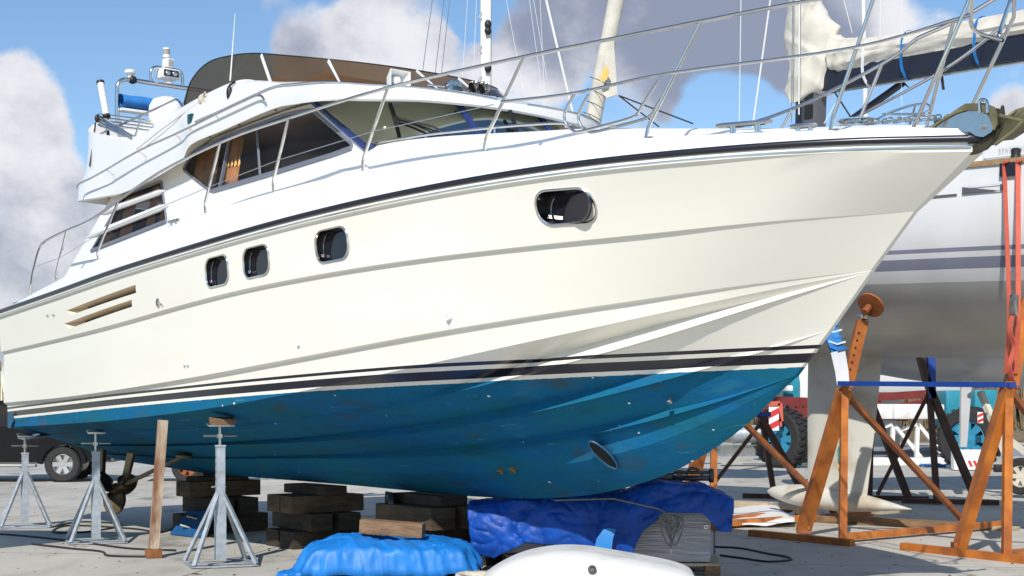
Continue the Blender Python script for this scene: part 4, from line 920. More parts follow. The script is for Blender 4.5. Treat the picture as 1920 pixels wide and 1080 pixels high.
# blue board leaning on the first stack
m = MB(); P = [G(318, 1003), G(375, 1010), None, None]; P[0].z = P[1].z = .01; D0 = P[0].y+.30
P[2] = W(408, 962, P[1].y+.32); P[3] = W(352, 958, P[0].y+.32); m.prism(P, (0, .03, .01))
bb = m.build('blue_board', 'blue_board', None, ang=20); tag(bb, 'flat dark blue board with two cord loops, leaning on the timber stack', 'board')
for q, r_ in ((0, .35), (1, .72)):
    m = MB(); c0 = P[0].lerp(P[3], r_).lerp(P[1].lerp(P[2], r_), .42); m.tube([c0+Vector((-.10, -.02, .03)), c0+Vector((.02, -.03, .0)), c0+Vector((.07, -.03, -.05))], .011, 6); m.build('cord', 'rope_white', bb)
from mathutils import noise as mnoise
# ---- cloth laid over things: a rounded heap with folds
def ridge(p, f, seed=0.):
    return 1-min(1, abs(mnoise.noise(p*f+Vector((seed, seed*1.7, -seed))))*3.2)
def crease(p, seed=0.):
    """height of the sharp folds of crumpled sheet plastic"""
    w_ = Vector((mnoise.noise(p*2.5+Vector((9, seed, 1))), mnoise.noise(p*2.5+Vector((3, 7, seed))), mnoise.noise(p*2.5+Vector((seed, 2, 5)))))*.12
    return .55*ridge(p+w_, 2.6, seed)**2+.35*ridge(p+w_, 5.5, seed+3)**2+.16*ridge(p, 12, seed+8)**2+.5*mnoise.noise(p*1.6+Vector((seed, 0, 0)))
def crumple(mb, n, k, amp, seed, fade=None):
    """push the points of a grid of n by k along its normals by the folds"""
    V_ = [Vector(v) for v in mb.v]; out = []
    for i in range(n):
        for j in range(k):
            a, b = V_[min(i+1, n-1)*k+j]-V_[max(i-1, 0)*k+j], V_[i*k+min(j+1, k-1)]-V_[i*k+max(j-1, 0)]; nn = a.cross(b)
            nn = nn.normalized() if nn.length > 1e-9 else Vector((0, 0, 1)); p = V_[i*k+j]
            out.append(tuple(p+nn*(amp*(fade(i/(n-1), j/(k-1)) if fade else 1)*(crease(p, seed)-.25))))
    mb.v = out
def drape(name, mt, loc, rz, sx, sy, h, seed, label, skirt=.0, hump=None, n=90, amp=.03):
    rows = []
    for i in range(n+1):
        row = []
        for j in range(n+1):
            a, b = (i/n-.5)*2, (j/n-.5)*2; rr = max(abs(a), abs(b)); k = 1.0
            if rr > 0: q = math.hypot(a, b)/rr; k = 1/(q**.45)
            x, y = a*k*sx, b*k*sy; e = min(1, (1-rr)*9) if rr < 1 else 0; top_ = (.60*(1-(1-e)**2)+.40*(1-rr**2.6)); e = min(1, (1-rr)*2.5)
            ang = math.atan2(b, a); z = h*top_; q3 = Vector((math.cos(ang)*2.2, math.sin(ang)*2.2, seed+rr)); wr = 1.4*mnoise.noise(q3)+1.3*(ridge(q3, 1.7)-.4)+.6*(ridge(q3, 4.2)-.4)
            am = .015*max(0, rr-.68)/.32; x += am*wr*math.cos(ang)*1.5; y += am*wr*math.sin(ang)*1.5
            if hump: z += hump(x, y)*e
            z = max(z, 0)-skirt*(1 if rr >= .999 else max(0, (rr-.88)/.12))*(.6+.8*mnoise.noise(q3*1.3))
            row.append(Vector((x, y, z)))
        rows.append(row)
    m = MB(); m.grid(rows); crumple(m, n+1, n+1, amp, seed*1.3); o = m.build(name, mt, None, ang=45); o.location = loc; o.rotation_euler = (0, 0, rz)
    s = o.modifiers.new('thickness', 'SOLIDIFY'); s.thickness = .005
    return tag(o, label, 'tarpaulin')
def pallet(loc, rz, label, w=1.2, d=.9):
    t = thing('pallet', label, 'pallet', loc, rz, 'timber pallets under tarpaulin loads')
    for k in range(5):
        m = MB(); m.box((0, -d/2+.06+(d-.12)*k/4, .128), (w, .1, .022), bev=.003); m.build('deck_board', 'timber_pale', t, ang=30)
    for y in (-d/2+.06, 0, d/2-.06):
        for x in (-w/2+.07, 0, w/2-.07):
            m = MB(); m.box((x, y, .072), (.14, .1, .09), bev=.004); m.build('block', 'timber_brown', t, ang=30)
        m = MB(); m.box((0, y, .013), (w, .1, .022), bev=.003); m.build('bottom_board', 'timber_pale', t, ang=30)
    return t
pc = Vector((-1.17, 13.55, 0)); pallet(pc+Vector((-.18, 0, 0)), R(4), 'timber pallet under the light blue tarpaulin bundle', 1.1, .85)
drape('tarpaulin', 'tarp_light', pc+Vector((0, 0, .13)), R(3), .87, .56, .24, 3, 'bright light blue tarpaulin bundle on a pallet with a wooden baulk on top', skirt=.09, amp=.042, hump=lambda x, y: .05*math.exp(-((x+.35)**2)/.2)-.04*math.exp(-((x-.05)**2+y*y)/.06)+.03*math.exp(-((x-.5)**2)/.06))
drape('tarpaulin', 'tarp_light', pc+Vector((-.80, -.30, .02)), R(20), .20, .14, .10, 8, 'small loose light blue tarpaulin fold on the concrete at the left end of the bundle', n=30)
m = MB(); m.box((0, 0, .065), (.60, .15, .13), bev=.008); b_ = m.build('wooden_block', 'timber_brown', None, ang=30); b_.location = W(735, 1003, 13.45); b_.rotation_euler = (R(2), R(3.5), R(-9)); tag(b_, 'short brown wooden baulk lying on top of the light blue tarpaulin', 'wooden block')
# ---- wrapped pallet load under the dark blue tarpaulin
wc = Vector((1.50, 13.95, 0)); pallet(wc+Vector((0, 0, 0)), R(-6), 'timber pallet under the grey plastic wrapped load', 1.0, .8)
m = MB(); m.box((0, 0, .38), (.82, .74, .47), bev=.03); wl = m.build('wrapped_load', 'shrink_wrap', None, ang=30); wl.location = wc+Vector((0, 0, 0)); wl.rotation_euler = (0, 0, R(-6)); tag(wl, 'grey plastic wrapped load on a pallet half covered by dark blue tarpaulin', 'wrapped load')
wc2 = Vector((.45, 14.75, 0)); pallet(wc2, R(5), 'timber pallet behind the white dinghy under the left half of the dark tarpaulin', 1.1, .8)
m = MB(); m.box((0, 0, .36), (1.1, .72, .42), bev=.03); wl2 = m.build('wrapped_load', 'shrink_wrap', None, ang=30); wl2.location = wc2; wl2.rotation_euler = (0, 0, R(5)); tag(wl2, 'wrapped load hidden mostly by dark blue tarpaulin behind the white dinghy', 'wrapped load')
def tarp2():
    m = MB(); rows = []; nx, ny = 150, 80; rnd = random.Random(5)
    for i in range(nx+1):
        row = []
        for j in range(ny+1):
            s, t = i/nx, j/ny                          # along left to right, across from the back over the top to the front hem
            x = -.40+2.42*s+.03*math.sin(t*7+s*9)
            topz = float(np.interp(s, [0, .1, .3, .5, .62, .75, .9, 1], [.70, .74, .76, .80, .86, .93, .93, .80]))
            fall = float(np.interp(s, [0, .08, .22, .42, .55, .62, .66, .74, .88, .95, 1], [.50, .58, .44, .52, .62, .66, .42, .30, .30, .40, .34]))
            y0 = float(np.interp(s, [0, .5, .62, 1], [14.05, 13.75, 13.45, 13.35])); dep = .75
            L_ = dep+fall; p = t*L_
            if p < dep: y = y0+dep-p; z = topz-.06*(1-p/dep)
            else: y = y0-.035-.05*math.sin((p-dep)*5); z = topz-(p-dep)
            rnd_ = .05; z -= .03*math.exp(-((p-dep)/.07)**2)
            k = min(1, max(0, (p-dep+.1)/.3)); y -= .03*k+.018*k*math.sin(s*23+2*math.sin(t*4)); z += .05*math.exp(-((s-.70)/.05)**2)*math.exp(-((p-dep+.25)/.2)**2)
            row.append(Vector((x, y, z)))
        rows.append(row)
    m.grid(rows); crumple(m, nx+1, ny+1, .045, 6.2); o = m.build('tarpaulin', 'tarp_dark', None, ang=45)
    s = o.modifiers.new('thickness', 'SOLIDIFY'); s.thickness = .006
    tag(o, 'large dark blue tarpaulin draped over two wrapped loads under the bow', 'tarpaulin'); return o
tp2 = tarp2()
m = MB(); c0 = W(1135, 1003, 13.36); m.prism([c0+Vector((-.02, -.0, .05)), c0+Vector((.03, -.0, .065)), c0+Vector((.10, 0, .05)), c0+Vector((.07, -.02, -.02)), c0+Vector((.055, -.02, -.14)), c0+Vector((-.11, -.02, -.14)), c0+Vector((-.08, -.01, -.03))], (0, -.012, 0)); m.build('patch', 'tarp_pale', tp2)
m = MB(); c0 = W(1324, 988, 13.18); m.tube([c0+Vector((.016*math.cos(a), 0, .016*math.sin(a))) for a in [2*math.pi*q/12 for q in range(12)]], .006, 6, closed=True); m.build('eyelet', 'steel', tp2)
# rope coil hanging on the load, with its line
m = MB(); c0 = W(1258, 966, 13.2)
for k in range(9):
    rx_, rz_ = random.uniform(.04, .09), random.uniform(.05, .16); o_ = Vector((random.uniform(-.03, .03), -.02*random.random()-.02, -rz_+.02))
    m.tube([c0+o_+Vector((rx_*math.cos(a)+.02*math.sin(2*a), .02*math.sin(a), rz_*math.sin(a))) for a in [2*math.pi*q/18 for q in range(18)]], .007, 6, closed=True)
m.tube([c0, c0+Vector((-.12, .0, .06)), W(1150, 935, 13.3), W(1040, 938, 13.4)], .008, 6); m.tube([c0, c0+Vector((.08, -.01, -.02)), c0+Vector((.18, -.01, .01))], .008, 6); m.tube([c0, c0+Vector((.0, -.02, -.35))], .006, 6)
tag(m.build('rope_coil', 'rope_grey' if 'rope_grey' in MATS else mat('rope_grey', (.23, .21, .18), .9, var=.3, vscale=30)), 'tangled grey rope coil hanging on the wrapped load below the dark tarpaulin', 'rope')
m = MB(); m.box((0, 0, .06), (.36, .12, .05), bev=.01); m.box((0, 0, .115), (.36, .12, .03), bev=.01); m.box((-.12, 0, .09), (.06, .12, .10)); m.box((-.33, .02, .06), (.32, .08, .10), bev=.01); m.box((.18, 0, .085), (.05, .15, .13), bev=.012); m.tube(fillet([(-.06, 0, .09), (-.02, 0, .16), (.06, 0, .14), (.10, 0, .09)], .03), .014, 6); m.box((-.02, -.06, .055), (.16, .03, .035), bev=.008)
bk = m.build('trailer_winch', 'rubber_black', None, ang=30); bk.location = W(1298, 908, 13.75); bk.rotation_euler = (0, 0, R(-6)); tag(bk, 'black winch bracket lying on the dark blue tarpaulin', 'winch')
# ---- upturned white dinghy in the foreground with a rope beside it
def dinghy():
    t = thing('dinghy', 'white plastic dinghy lying upside down in front of the wrapped load', 'dinghy', (.55, 11.9, 0), R(-4))
    rows = []; prof = [(-.98, .10, .30), (-.92, .20, .42), (-.75, .36, .50), (-.5, .50, .55), (-.22, .565, .58), (.05, .565, .60), (.25, .53, .60), (.6, .46, .60), (.85, .40, .58), (1.0, .33, .56), (1.06, .22, .52)]
    for x, h_, hw_ in catmull(prof, 4):
        row = []
        for j in range(25):
            a = math.pi*j/24; cs, sn = math.cos(a), math.sin(a); y = hw_*abs(cs)**.52*(1 if cs > 0 else -1); z = .03+(h_-.03)*sn**.5
            z += .012*math.exp(-((abs(y)-hw_*.45)/.04)**2)
            row.append(Vector((x, -y, z)))
        row = [Vector((p.x*.92, p.y, p.z*.78)) for p in row]; rows.append(row)
    m = MB(); m.grid(rows); m.add(rows[0], [tuple(range(25))]); m.add(rows[-1], [tuple(reversed(range(25)))]); m.build('hull', 'grp_white', t, ang=35)
    m = MB(); m.tube([r[0]+Vector((0, -.01, 0)) for r in rows]+[r[-1]+Vector((0, .01, 0)) for r in reversed(rows)], .03, 8, closed=True); m.build('gunwale', 'white_plastic', t)
    m = MB(); fl_ = [r[0] for r in rows]+[r[-1] for r in reversed(rows)]; cx0 = Vector((.05, 0, .04))
    m.grid([[p+Vector((0, 0, .015)), p+(p-cx0)*.13*(1.6 if p.x < -.4 else 1)+Vector((0, 0, .01+.01*math.sin(p.x*9))), p+(p-cx0)*.14*(1.6 if p.x < -.4 else 1)+Vector((0, 0, -.025))] for p in fl_], cu=True); m.build('flange', 'grp_white', t, ang=40)
    m = MB(); m.tube([(-.15, -.58, .15), (-.02, -.575, .18), (.25, -.56, .19)], .012, 6); m.build('moulding_line', 'grp_white', t)
    q = Vector((.12, -.555, .33)); m = MB(); m.lathe([(.035, 0), (.035, .012), (.02, .014), (.018, .0), (0, -.0)], 14, c=q+Vector((0, -.015, 0)), rot=Euler((R(70), 0, 0)).to_matrix()); dp = m.build('drain_plug', 'black', t)
    m = MB(); m.tube(fillet([(-.05, -.42, .36), (-.03, -.42, .395), (.03, -.42, .39), (.05, -.42, .355)], .02), .012, 6); m.build('grab_loop', 'white_plastic', t)
    m = MB(); m.box((.27, -.57, .15), (.24, .02, .07), rot=Euler((R(-12), 0, 0)), bev=.01); m.build('pad', 'white_plastic', t)
dinghy()
m = MB(); P = []
for i in range(60):
    a = i*.55; P.append(Vector((-.37+.19*math.cos(a)*(.5+.5*math.sin(i*.37))+.002*i, 12.2+.12*math.sin(a), .03+.11*abs(math.sin(i*.21))+.0012*i)))
m.tube(catmull(P, 4), .022, 8); tag(m.build('rope_heap', 'rope_white'), 'heap of thick off white rope beside the white dinghy', 'rope')
# ---- cables on the concrete
def cable(pts, r_, label, z=.012, mt='cable_black'):
    m = MB(); m.tube(catmull([G(x, y)+Vector((0, 0, z)) for x, y in pts], 6), r_, 6); return tag(m.build('cable', mt), label, 'cable', None)
cable([(1340, 1027), (1390, 1030), (1440, 1040), (1475, 1046), (1482, 1052), (1440, 1055), (1395, 1049), (1350, 1043)], .011, 'black cable looping over the concrete right of the wrapped load')
cable([(0, 1003), (60, 1008), (150, 1018), (240, 1030), (330, 1034)], .012, 'black cable running along the concrete past the jack stand feet')
cable([(60, 1022), (130, 1030), (190, 1036), (205, 1044), (290, 1046)], .012, 'black cable bending in front of the timber prop foot')
cable([(95, 990), (150, 980), (230, 985), (170, 998), (100, 1000), (130, 987), (250, 993), (300, 1000), (330, 985), (355, 955)], .012, 'tangled black cable behind the second jack stand')
# ------------------------------------------------------------------ the sailing yacht ashore behind the bow, and other boats
mat('steel_orange', (.60, .19, .024), .5, var=.35, vscale=4, col2=(.30, .085, .016), bump=.1, bscale=30)
mat('steel_rust', (.34, .105, .025), .6, var=.45, vscale=5, bump=.15, bscale=30)
mat('steel_brown', (.10, .035, .016), .6, var=.45, vscale=5)
mat('pad_blue', (.01, .06, .32), .5, var=.2, vscale=8)
mat('strap_red', (.62, .12, .07), .7, var=.15, vscale=12)
mat('strap_blue', (.02, .22, .60), .6, var=.4, vscale=10)
mat('strap_white', (.70, .72, .74), .7)
mat('canvas_cream', (.66, .62, .53), .85, var=.16, vscale=4, bump=.35, bscale=10)
mat('spar_black', (.012, .014, .025), .35)
mat('spar_white', (.72, .72, .68), .35)
mat('teak', (.40, .26, .13), .7, var=.3, vscale=20)
mat('keel_paint', (.60, .59, .52), .6, col2=(.42, .33, .22), vscale=1.6, detail=6, lo=.30, hi=.50)
mat('turquoise', (.01, .30, .27), .6)
mat('teal_machine', (.02, .27, .36), .4, var=.2, vscale=4)
mat('teal_rim', (.03, .26, .42), .4, var=.2, vscale=6)
mat('tyre', (.028, .028, .028), .8, var=.4, vscale=20)
mat('alloy', (.62, .62, .60), .3, metal=.8)
mat('car_black', (.006, .006, .007), .25, spec=.3)
mat('car_grey', (.10, .10, .11), .5)
mat('red_beam', (.20, .02, .016), .5, var=.3, vscale=5)
mat('asphalt', (.115, .12, .14), .9, var=.25, vscale=3)
mat('kerb', (.20, .23, .27), .8, var=.3, vscale=3)
mat('yellow_patch', (.75, .48, .14), .8)
mat('line_white', (.66, .66, .64), .6)
def sail_hull_paint(name, wl, stripes, low, slope=0.):
    m = bpy.data.materials.new(name); m.use_nodes = True; nt = m.node_tree; N = nt.nodes; L = nt.links; b = N['Principled BSDF']
    tc = N.new('ShaderNodeTexCoord'); sp = N.new('ShaderNodeSeparateXYZ'); L.new(tc.outputs['Object'], sp.inputs[0])
    mr = N.new('ShaderNodeMapRange'); mr.inputs[1].default_value = 1.5; mr.inputs[2].default_value = 5.5; L.new(sp.outputs['Z'], mr.inputs[0])
    r = N.new('ShaderNodeValToRGB'); cr = r.color_ramp; cr.interpolation = 'CONSTANT'
    els = [(1.5, low), (wl, (.74, .74, .72))]
    for a, c in stripes: els += [(a, (.25, .26, .33)), (c, (.76, .76, .75))]
    while len(cr.elements) < len(els): cr.elements.new(.5)
    for e, (z, c) in zip(cr.elements, els): e.position = (z-1.5)/4; e.color = (*c, 1)
    L.new(mr.outputs[0], r.inputs[0])
    n = N.new('ShaderNodeTexNoise'); n.inputs['Scale'].default_value = 1.3; n.inputs['Detail'].default_value = 6; L.new(tc.outputs['Object'], n.inputs[0])
    rr = N.new('ShaderNodeValToRGB'); rr.color_ramp.elements[0].position = .3; rr.color_ramp.elements[0].color = (.80, .80, .78, 1); rr.color_ramp.elements[1].position = .6; L.new(n.outputs[0], rr.inputs[0])
    mx = N.new('ShaderNodeMix'); mx.data_type = 'RGBA'; mx.blend_type = 'MULTIPLY'; mx.inputs[0].default_value = .6; L.new(r.outputs[0], mx.inputs[6]); L.new(rr.outputs[0], mx.inputs[7])
    L.new(mx.outputs[2], b.inputs['Base Color']); b.inputs['Roughness'].default_value = .28; MATS[name] = m
sail_hull_paint('sail_hull', 3.17, [(3.31, 3.43), (3.49, 3.535)], (.44, .44, .41))
sail_hull_paint('sail_hull_plain', 2.5, [(3.3, 3.35)], (.50, .50, .50))
def sail_hull(stern=-6.6, bow=5.9, bmax=1.92, zb=2.32, sheer=4.42):
    m = MB(); rows = []; n = 40
    hb = IS([(stern, bmax*.80), (stern+2.5, bmax*.95), (stern+5, bmax), (stern+7.5, bmax*.88), (bow-3.2, bmax*.66), (bow-1.6, bmax*.40), (bow-.6, bmax*.18), (bow, .02)])
    for i in range(n+1):
        t = i/n; x = stern+(bow-stern)*t; b = hb(x); zs = sheer+.28*max(0, (x+2)/8)**2*1.2
        rise = .75*max(0, (x-bow+3.4)/3.4)**2.2*2.2+.55*max(0, (stern+4.2-x)/4.2)**2
        z0 = min(zb+rise, zs-.15); row = []
        for j in range(15):
            q = j/14; row.append(Vector((x-(.9*q*max(0, (x-bow+2.5)/2.5)**2), b*(1-q**2.9)**.60, zs-(zs-z0)*q)))
        rows.append(row+[Vector((p.x, -p.y, p.z)) for p in reversed(row[:-1])])
    m.grid(rows); m.add(rows[0], [tuple(range(29))]); dk = [[r[0]+Vector((0, 0, .02)), Vector((r[0].x, 0, r[0].z+.10)), r[-1]+Vector((0, 0, .02))] for r in rows]
    return m, rows, dk
EX, EY = .58, -.815
SB = thing('sailing_yacht', 'white sailing yacht with grey stripes, bulb keel and cream boom cover in an orange cradle', 'sailing yacht', (4.5, 19.9, 0), math.atan2(-EY, -EX))
SB.rotation_euler = (0, -.045, math.atan2(-EY, -EX))
bpy.context.view_layer.update(); SBI = SB.matrix_basis.inverted()
def S(p): return SBI @ Vector(p)
def mid_plane(px, py, y=0.):
    """point of the sailing yacht's centre plane seen at a pixel"""
    a, b = S((0, 0, EYE)), S(W(px, py, 20)); d_ = b-a; return a+d_*((y-a.y)/d_.y)
m, rows, dk = sail_hull(); m.build('hull', 'sail_hull', SB, ang=40)
m = MB(); m.grid(dk); m.build('deck', 'deck_white', SB)
m = MB()
for k in (0, 28): m.tube([r[k]+Vector((0, 0, .02)) for r in rows], .03, sq=(1, .8))
m.build('toe_rail', 'teak', SB)
m = MB(); m.box((-1.6, 0, 4.66), (4.4, 2.3, .34), bev=.12); m.box((-4.5, 1.35, 4.72), (2.6, .28, .36), bev=.10); m.box((-4.5, -1.35, 4.72), (2.6, .28, .36), bev=.10); m.build('coachroof', 'gelcoat_white', SB, ang=40)
def near_pt(px, py, off=.0):
    """point of the near topside of the sailing yacht seen at a pixel"""
    best = None
    for i in range(len(rows)-1):
        for j in range(14):
            for a in (.0, .25, .5, .75):
                for c in (0, .5):
                    for side in (1, -1):
                        p = rows[i][j].lerp(rows[i+1][j], a).lerp(rows[i][j+1].lerp(rows[i+1][j+1], a), c); p = Vector((p.x, side*p.y, p.z)); w = SB.matrix_basis @ p
                        e = (960+FPX*w.x/w.y-px)**2+(HZ-FPX*(w.z-EYE)/w.y-py)**2
                        if w.y < 20.5 and (best is None or e < best[0]): best = (e, p, side)
    e, p, side = best; return p+Vector((0, side*off, 0))
sd = 1
m = MB(); lens = []
for k in range(24):
    q = 2*math.pi*k/24; lens.append(near_pt(1844+43*math.cos(q), 357.5+7*math.copysign(abs(math.sin(q))**.6, math.sin(q))-.035*43*math.cos(q), .012))
m.prism(lens, (0, .012, 0)); m.build('hull_window', 'car_grey', SB)
m = MB(); m.bar(near_pt(1752, 365, .01), near_pt(1792, 362, .01), .01, .02); m.build('name_line', 'car_grey', SB)
# maker's lettering on the cockpit coaming
tcu = bpy.data.curves.new('lettering', 'FONT'); tcu.body = 'BENETEAU'; tcu.size = .055; tcu.extrude = .001; tcu.space_character = 1.5
tob = bpy.data.objects.new('lettering_curve', tcu); COL.objects.link(tob); bpy.context.view_layer.update()
tme = bpy.data.meshes.new_from_object(tob.evaluated_get(bpy.context.evaluated_depsgraph_get())); bpy.data.objects.remove(tob); tme.materials.clear(); tme.materials.append(mat('letter_grey', (.42, .43, .46), .5))
let = bpy.data.objects.new('lettering', tme); COL.objects.link(let); let.parent = SB; p = mid_plane(1872, 286, 1.495); let.location = p; let.rotation_euler = (R(90), 0, R(180))
# winch, fender pads on the coaming
m = MB(); p = near_pt(1886, 303)+Vector((0, -.12, .06)); m.lathe([(.06, 0), (.05, .04), (.055, .09), (.04, .11), (0, .11)], 14, c=p); m.build('winch', 'black', SB)
m = MB(); m.prism([near_pt(x, y, .012) for x, y in ((1884, 304), (1918, 302), (1918, 330), (1883, 331))], (0, .03, 0)); m.build('rubbing_pad', 'rubber_black', SB)
# fin keel with bulb
m = MB(); secs = []
for z, x0, x1, th in ((2.60, .66, -.70, .085), (1.6, .63, -.62, .08), (.62, .58, -.52, .07), (.40, .57, -.50, .07)):
    secs.append([Vector((x0+(x1-x0)*t, sg*th*2.6*math.sqrt(max(t, 0))*(1-t)**.8, z)) for sg, ts in ((1, [k/10 for k in range(11)]), (-1, [k/10 for k in range(9, 0, -1)])) for t in ts])
m.grid(secs, cv=True); kf = m.build('keel_fin', 'keel_paint', SB, ang=50)
m = MB(); rowsb = []
for i in range(25):
    t = i/24; x = 1.36-2.62*t; r_ = .225*(math.sin(math.pi*min(1, t*1.05)**.62)**.75 if t < .95 else .16*(1-t)/.05); r_ = max(.004, .225*(4*t**.6*(1-t)**1.0/1.75)) 
    rowsb.append([Vector((x, r_*math.cos(a)*1.1, .33+r_*.92*math.sin(a))) for a in [2*math.pi*q/18 for q in range(18)]])
m.grid(rowsb, cv=True); m.build('keel_bulb', 'keel_paint', SB, ang=60)
for px, py, w_, h_, mt in ((1531, 782, .22, .26, 'turquoise'), (1557, 850, .14, .24, 'turquoise'), (1553, 778, .18, .14, 'turquoise'), (1558, 878, .12, .10, 'yellow_patch')):
    p = S(W(px, py, 19.6)); pts = [Vector((p.x+w_/2*math.cos(a)*(1+.2*math.sin(3*a+px)), sd*.098, p.z+h_/2*math.sin(a)*(1+.2*math.cos(2*a+py)))) for a in [2*math.pi*q/14 for q in range(14)]]
    m = MB(); m.prism(pts, (0, sd*.004, 0)); m.build('primer_patch', mt, SB)
# mast, boom, stowed sail under its cream cover
mx_ = mid_plane(1508, 150).x
m = MB(); m.tube([(mx_, 0, 4.5), (mx_, 0, 17.5)], .11, 14); m.build('mast', 'spar_black', SB)
m = MB(); p = mid_plane(1525, 212); m.box((mx_-.22, -.05*0, p.z), (.22, .24, .80), bev=.02); m.build('instrument_box', 'car_grey', SB)
for k in range(3):
    m = MB(); m.box((mx_-.22, sd*.125, p.z-.26+.26*k), (.16, .02, .20), bev=.01); m.build('dial', 'black', SB)
def sect(c, a, b, n=20, seed=0):
    return [Vector((c[0]+a*math.cos(q)*(1+.05*math.sin(3*q+seed)+.04*math.sin(7*q+2*seed)), b*math.sin(q)*(1+.05*math.sin(5*q+seed)), c[2])) for q in [2*math.pi*k/n for k in range(n)]]
def zpx(px, py, D=0): return mid_plane(px, py)
lm = [(1484, 1528, 193), (1481, 1556, 178), (1480, 1562, 152), (1480, 1566, 126), (1478, 1572, 104), (1476, 1576, 80), (1476, 1566, 60), (1478, 1552, 40), (1481, 1543, 20), (1484, 1538, 0), (1488, 1532, -50)]
m = MB(); rr_ = []; fin_ = catmull([(a, b, y) for a, b, y in lm], 9); NR = 64
for i, (a, b, y) in enumerate(fin_):
    p0, p1 = mid_plane(a, y), mid_plane(b, y); cx_ = (p0.x+p1.x)/2; hw_ = abs(p0.x-p1.x)/2
    row = []
    for k in range(NR):
        q = 2*math.pi*k/NR; v_ = Vector((cx_+hw_*math.cos(q), .21*math.sin(q), p0.z)); f_ = .05*ridge(Vector((.9*v_.x+.55*v_.z+v_.y*.8, .22*v_.z-.3*v_.x, 0)), 2.3, 2)+.03*ridge(Vector((.5*v_.x-.9*v_.z, .3*v_.x+.2*v_.z, v_.y*.5)), 2.0, 5)+.03*mnoise.noise(v_*2.2)
        row.append(v_+Vector((math.cos(q), math.sin(q), 0))*(f_-.045)+Vector((0, 0, .05*math.sin(q+i*.12)*math.cos(2*q))))
    rr_.append(row)
m.grid(rr_, cv=True); m.add(rr_[0], [tuple(range(NR))]); mc = m.build('mast_cover', 'canvas_cream', SB, ang=50)
xs0, xs1 = mid_plane(1566, 100).x, -6.4
m = MB(); rr_ = []
for i in range(141):
    t = i/140; x = xs0+(xs1-xs0)*t; zc_ = 6.41-.012*(xs0-x)+.05*math.exp(-t*30); h_ = (.225-.03*t)*(1+.05*mnoise.noise(Vector((x*1.5, 0, 3)))+.35*math.exp(-t*26)); row = []
    for k in range(48):
        q = 2*math.pi*k/48; v_ = Vector((x, .17*math.cos(q), zc_+h_*math.sin(q)*(1.0 if math.sin(q) > 0 else .78))); g_ = math.exp(-t*9)
        f_ = .05*g_*ridge(Vector((v_.x*1.6+.5*v_.z, v_.y*.4, 0)), 2.6, 4)+.03*ridge(Vector((v_.x*.35, q*.75, 2)), 1.6, 1)+.018*mnoise.noise(Vector((v_.x*1.3, v_.y*2, v_.z*2)))
        row.append(v_+Vector((0, math.cos(q), math.sin(q)))*(f_-.03))
    rr_.append(row)
m.grid(rr_, cv=True); m.add(rr_[0], [tuple(range(48))]); m.build('boom_cover', 'canvas_cream', SB, ang=50)
m = MB(); m.tube([(xs0+.15, 0, 6.14), (-6.6, 0, 6.05)], 1., sq=(.15, .085)); m.build('boom', 'spar_black', SB, ang=30)
m = MB(); m.tube([(xs0+.05, sd*-.0, 5.975), (-6.6, 0, 5.885)], .022, 6); m.build('boom_track', 'steel_dull', SB)
for px, mt, r_ in ((1635, 'strap_white', .03), (1707, 'strap_blue', .03), (1843, 'strap_blue', .03)):
    x = mid_plane(px, 100).x
    m = MB(); m.tube([Vector((x, .185*math.cos(q), (6.40-.012*(xs0-x) if math.sin(q) > 0 else 6.20)+(.195 if math.sin(q) > 0 else .235)*math.sin(q))) for q in [2*math.pi*k/20 for k in range(20)]], 1., closed=True, sq=(.006, .022)); m.build('sail_tie', mt, SB)
m = MB(); m.tube([S(W(1580, 236, 20.0)), S(W(1692, 156, 19.3))], .05, 10); m.build('vang', 'spar_black', SB)
m = MB(); m.tube([S(W(1690, 153, 19.3)), S(W(1704, 164, 19.3)), S(W(1692, 152, 19.3))], .012, 6); m.tube([S(W(1765, 137, 18.5)), S(W(1769, 168, 18.5))], .02, 6); m.build('reef_line', 'black', SB)
def wire(px0, py0, px1, py1, D, r_, mt='steel_dull', par=None, nm='shroud', D1=None):
    m = MB(); a, b = W(px0, py0, D), W(px1, py1, D1 or D); inv = par.matrix_basis.inverted() if par else Matrix.Identity(4); m.tube([inv @ a, inv @ b], r_, 6); return m.build(nm, mt, par)
for q in ((1395, -400, 1386, 240, 21.5, .007, 'line_white'), (1500, -400, 1411, 240, 21, .014, 'line_white'), (1692, -400, 1690, 66, 19, .006, 'line_white'), (1656, -400, 1650, 70, 19.3, .006, 'line_white'), (1560, -90, 1598, 62, 20, .006, 'line_white'), (1490, -300, 1484, 230, 20, .008, 'steel_dull'), (1500, -300, 1498, 215, 20, .01, 'spar_white'), (930, -400, 1076, 220, 24, .022, 'spar_white'), (1545, 232, 1575, 180, 19.9, .006, 'line_white'), (1605, 235, 1560, 165, 19.8, .012, 'black'), (1690, 150, 1692, 240, 19, .004, 'line_white')):
    wire(*q[:7], par=SB)
a, b = W(1098, 300, 23.6), W(1170, -75, 23.2); up = (b-a).normalized()
m = MB(); pts = [S(a+up*(k*.25)) for k in range(-4, 46)]; m.tube(pts, [.135*(1-.010*max(0, k-6))*(1+.03*math.sin(k*1.4)) for k in range(-4, 46)], 14); fj = m.build('furled_jib', 'canvas_cream', SB)
m = MB(); q = [S(W(1150, 60, 23.2)), S(W(1158, 178, 23.2)), S(W(1139, 184, 23.2)), S(W(1128, 172, 23.2)), S(W(1140, 90, 23.2))]; m.prism(q, (0, sd*.02, 0)); cl = m.build('clew', 'canvas_cream', SB)
m = MB(); q = [S(W(x, y, 23.03)) for x, y in ((1136, 122), (1143, 134), (1138, 150), (1128, 154), (1125, 148))]; m.prism(q, (0, sd*.01, 0)); m.build('clew_patch', 'yellow_patch', cl)
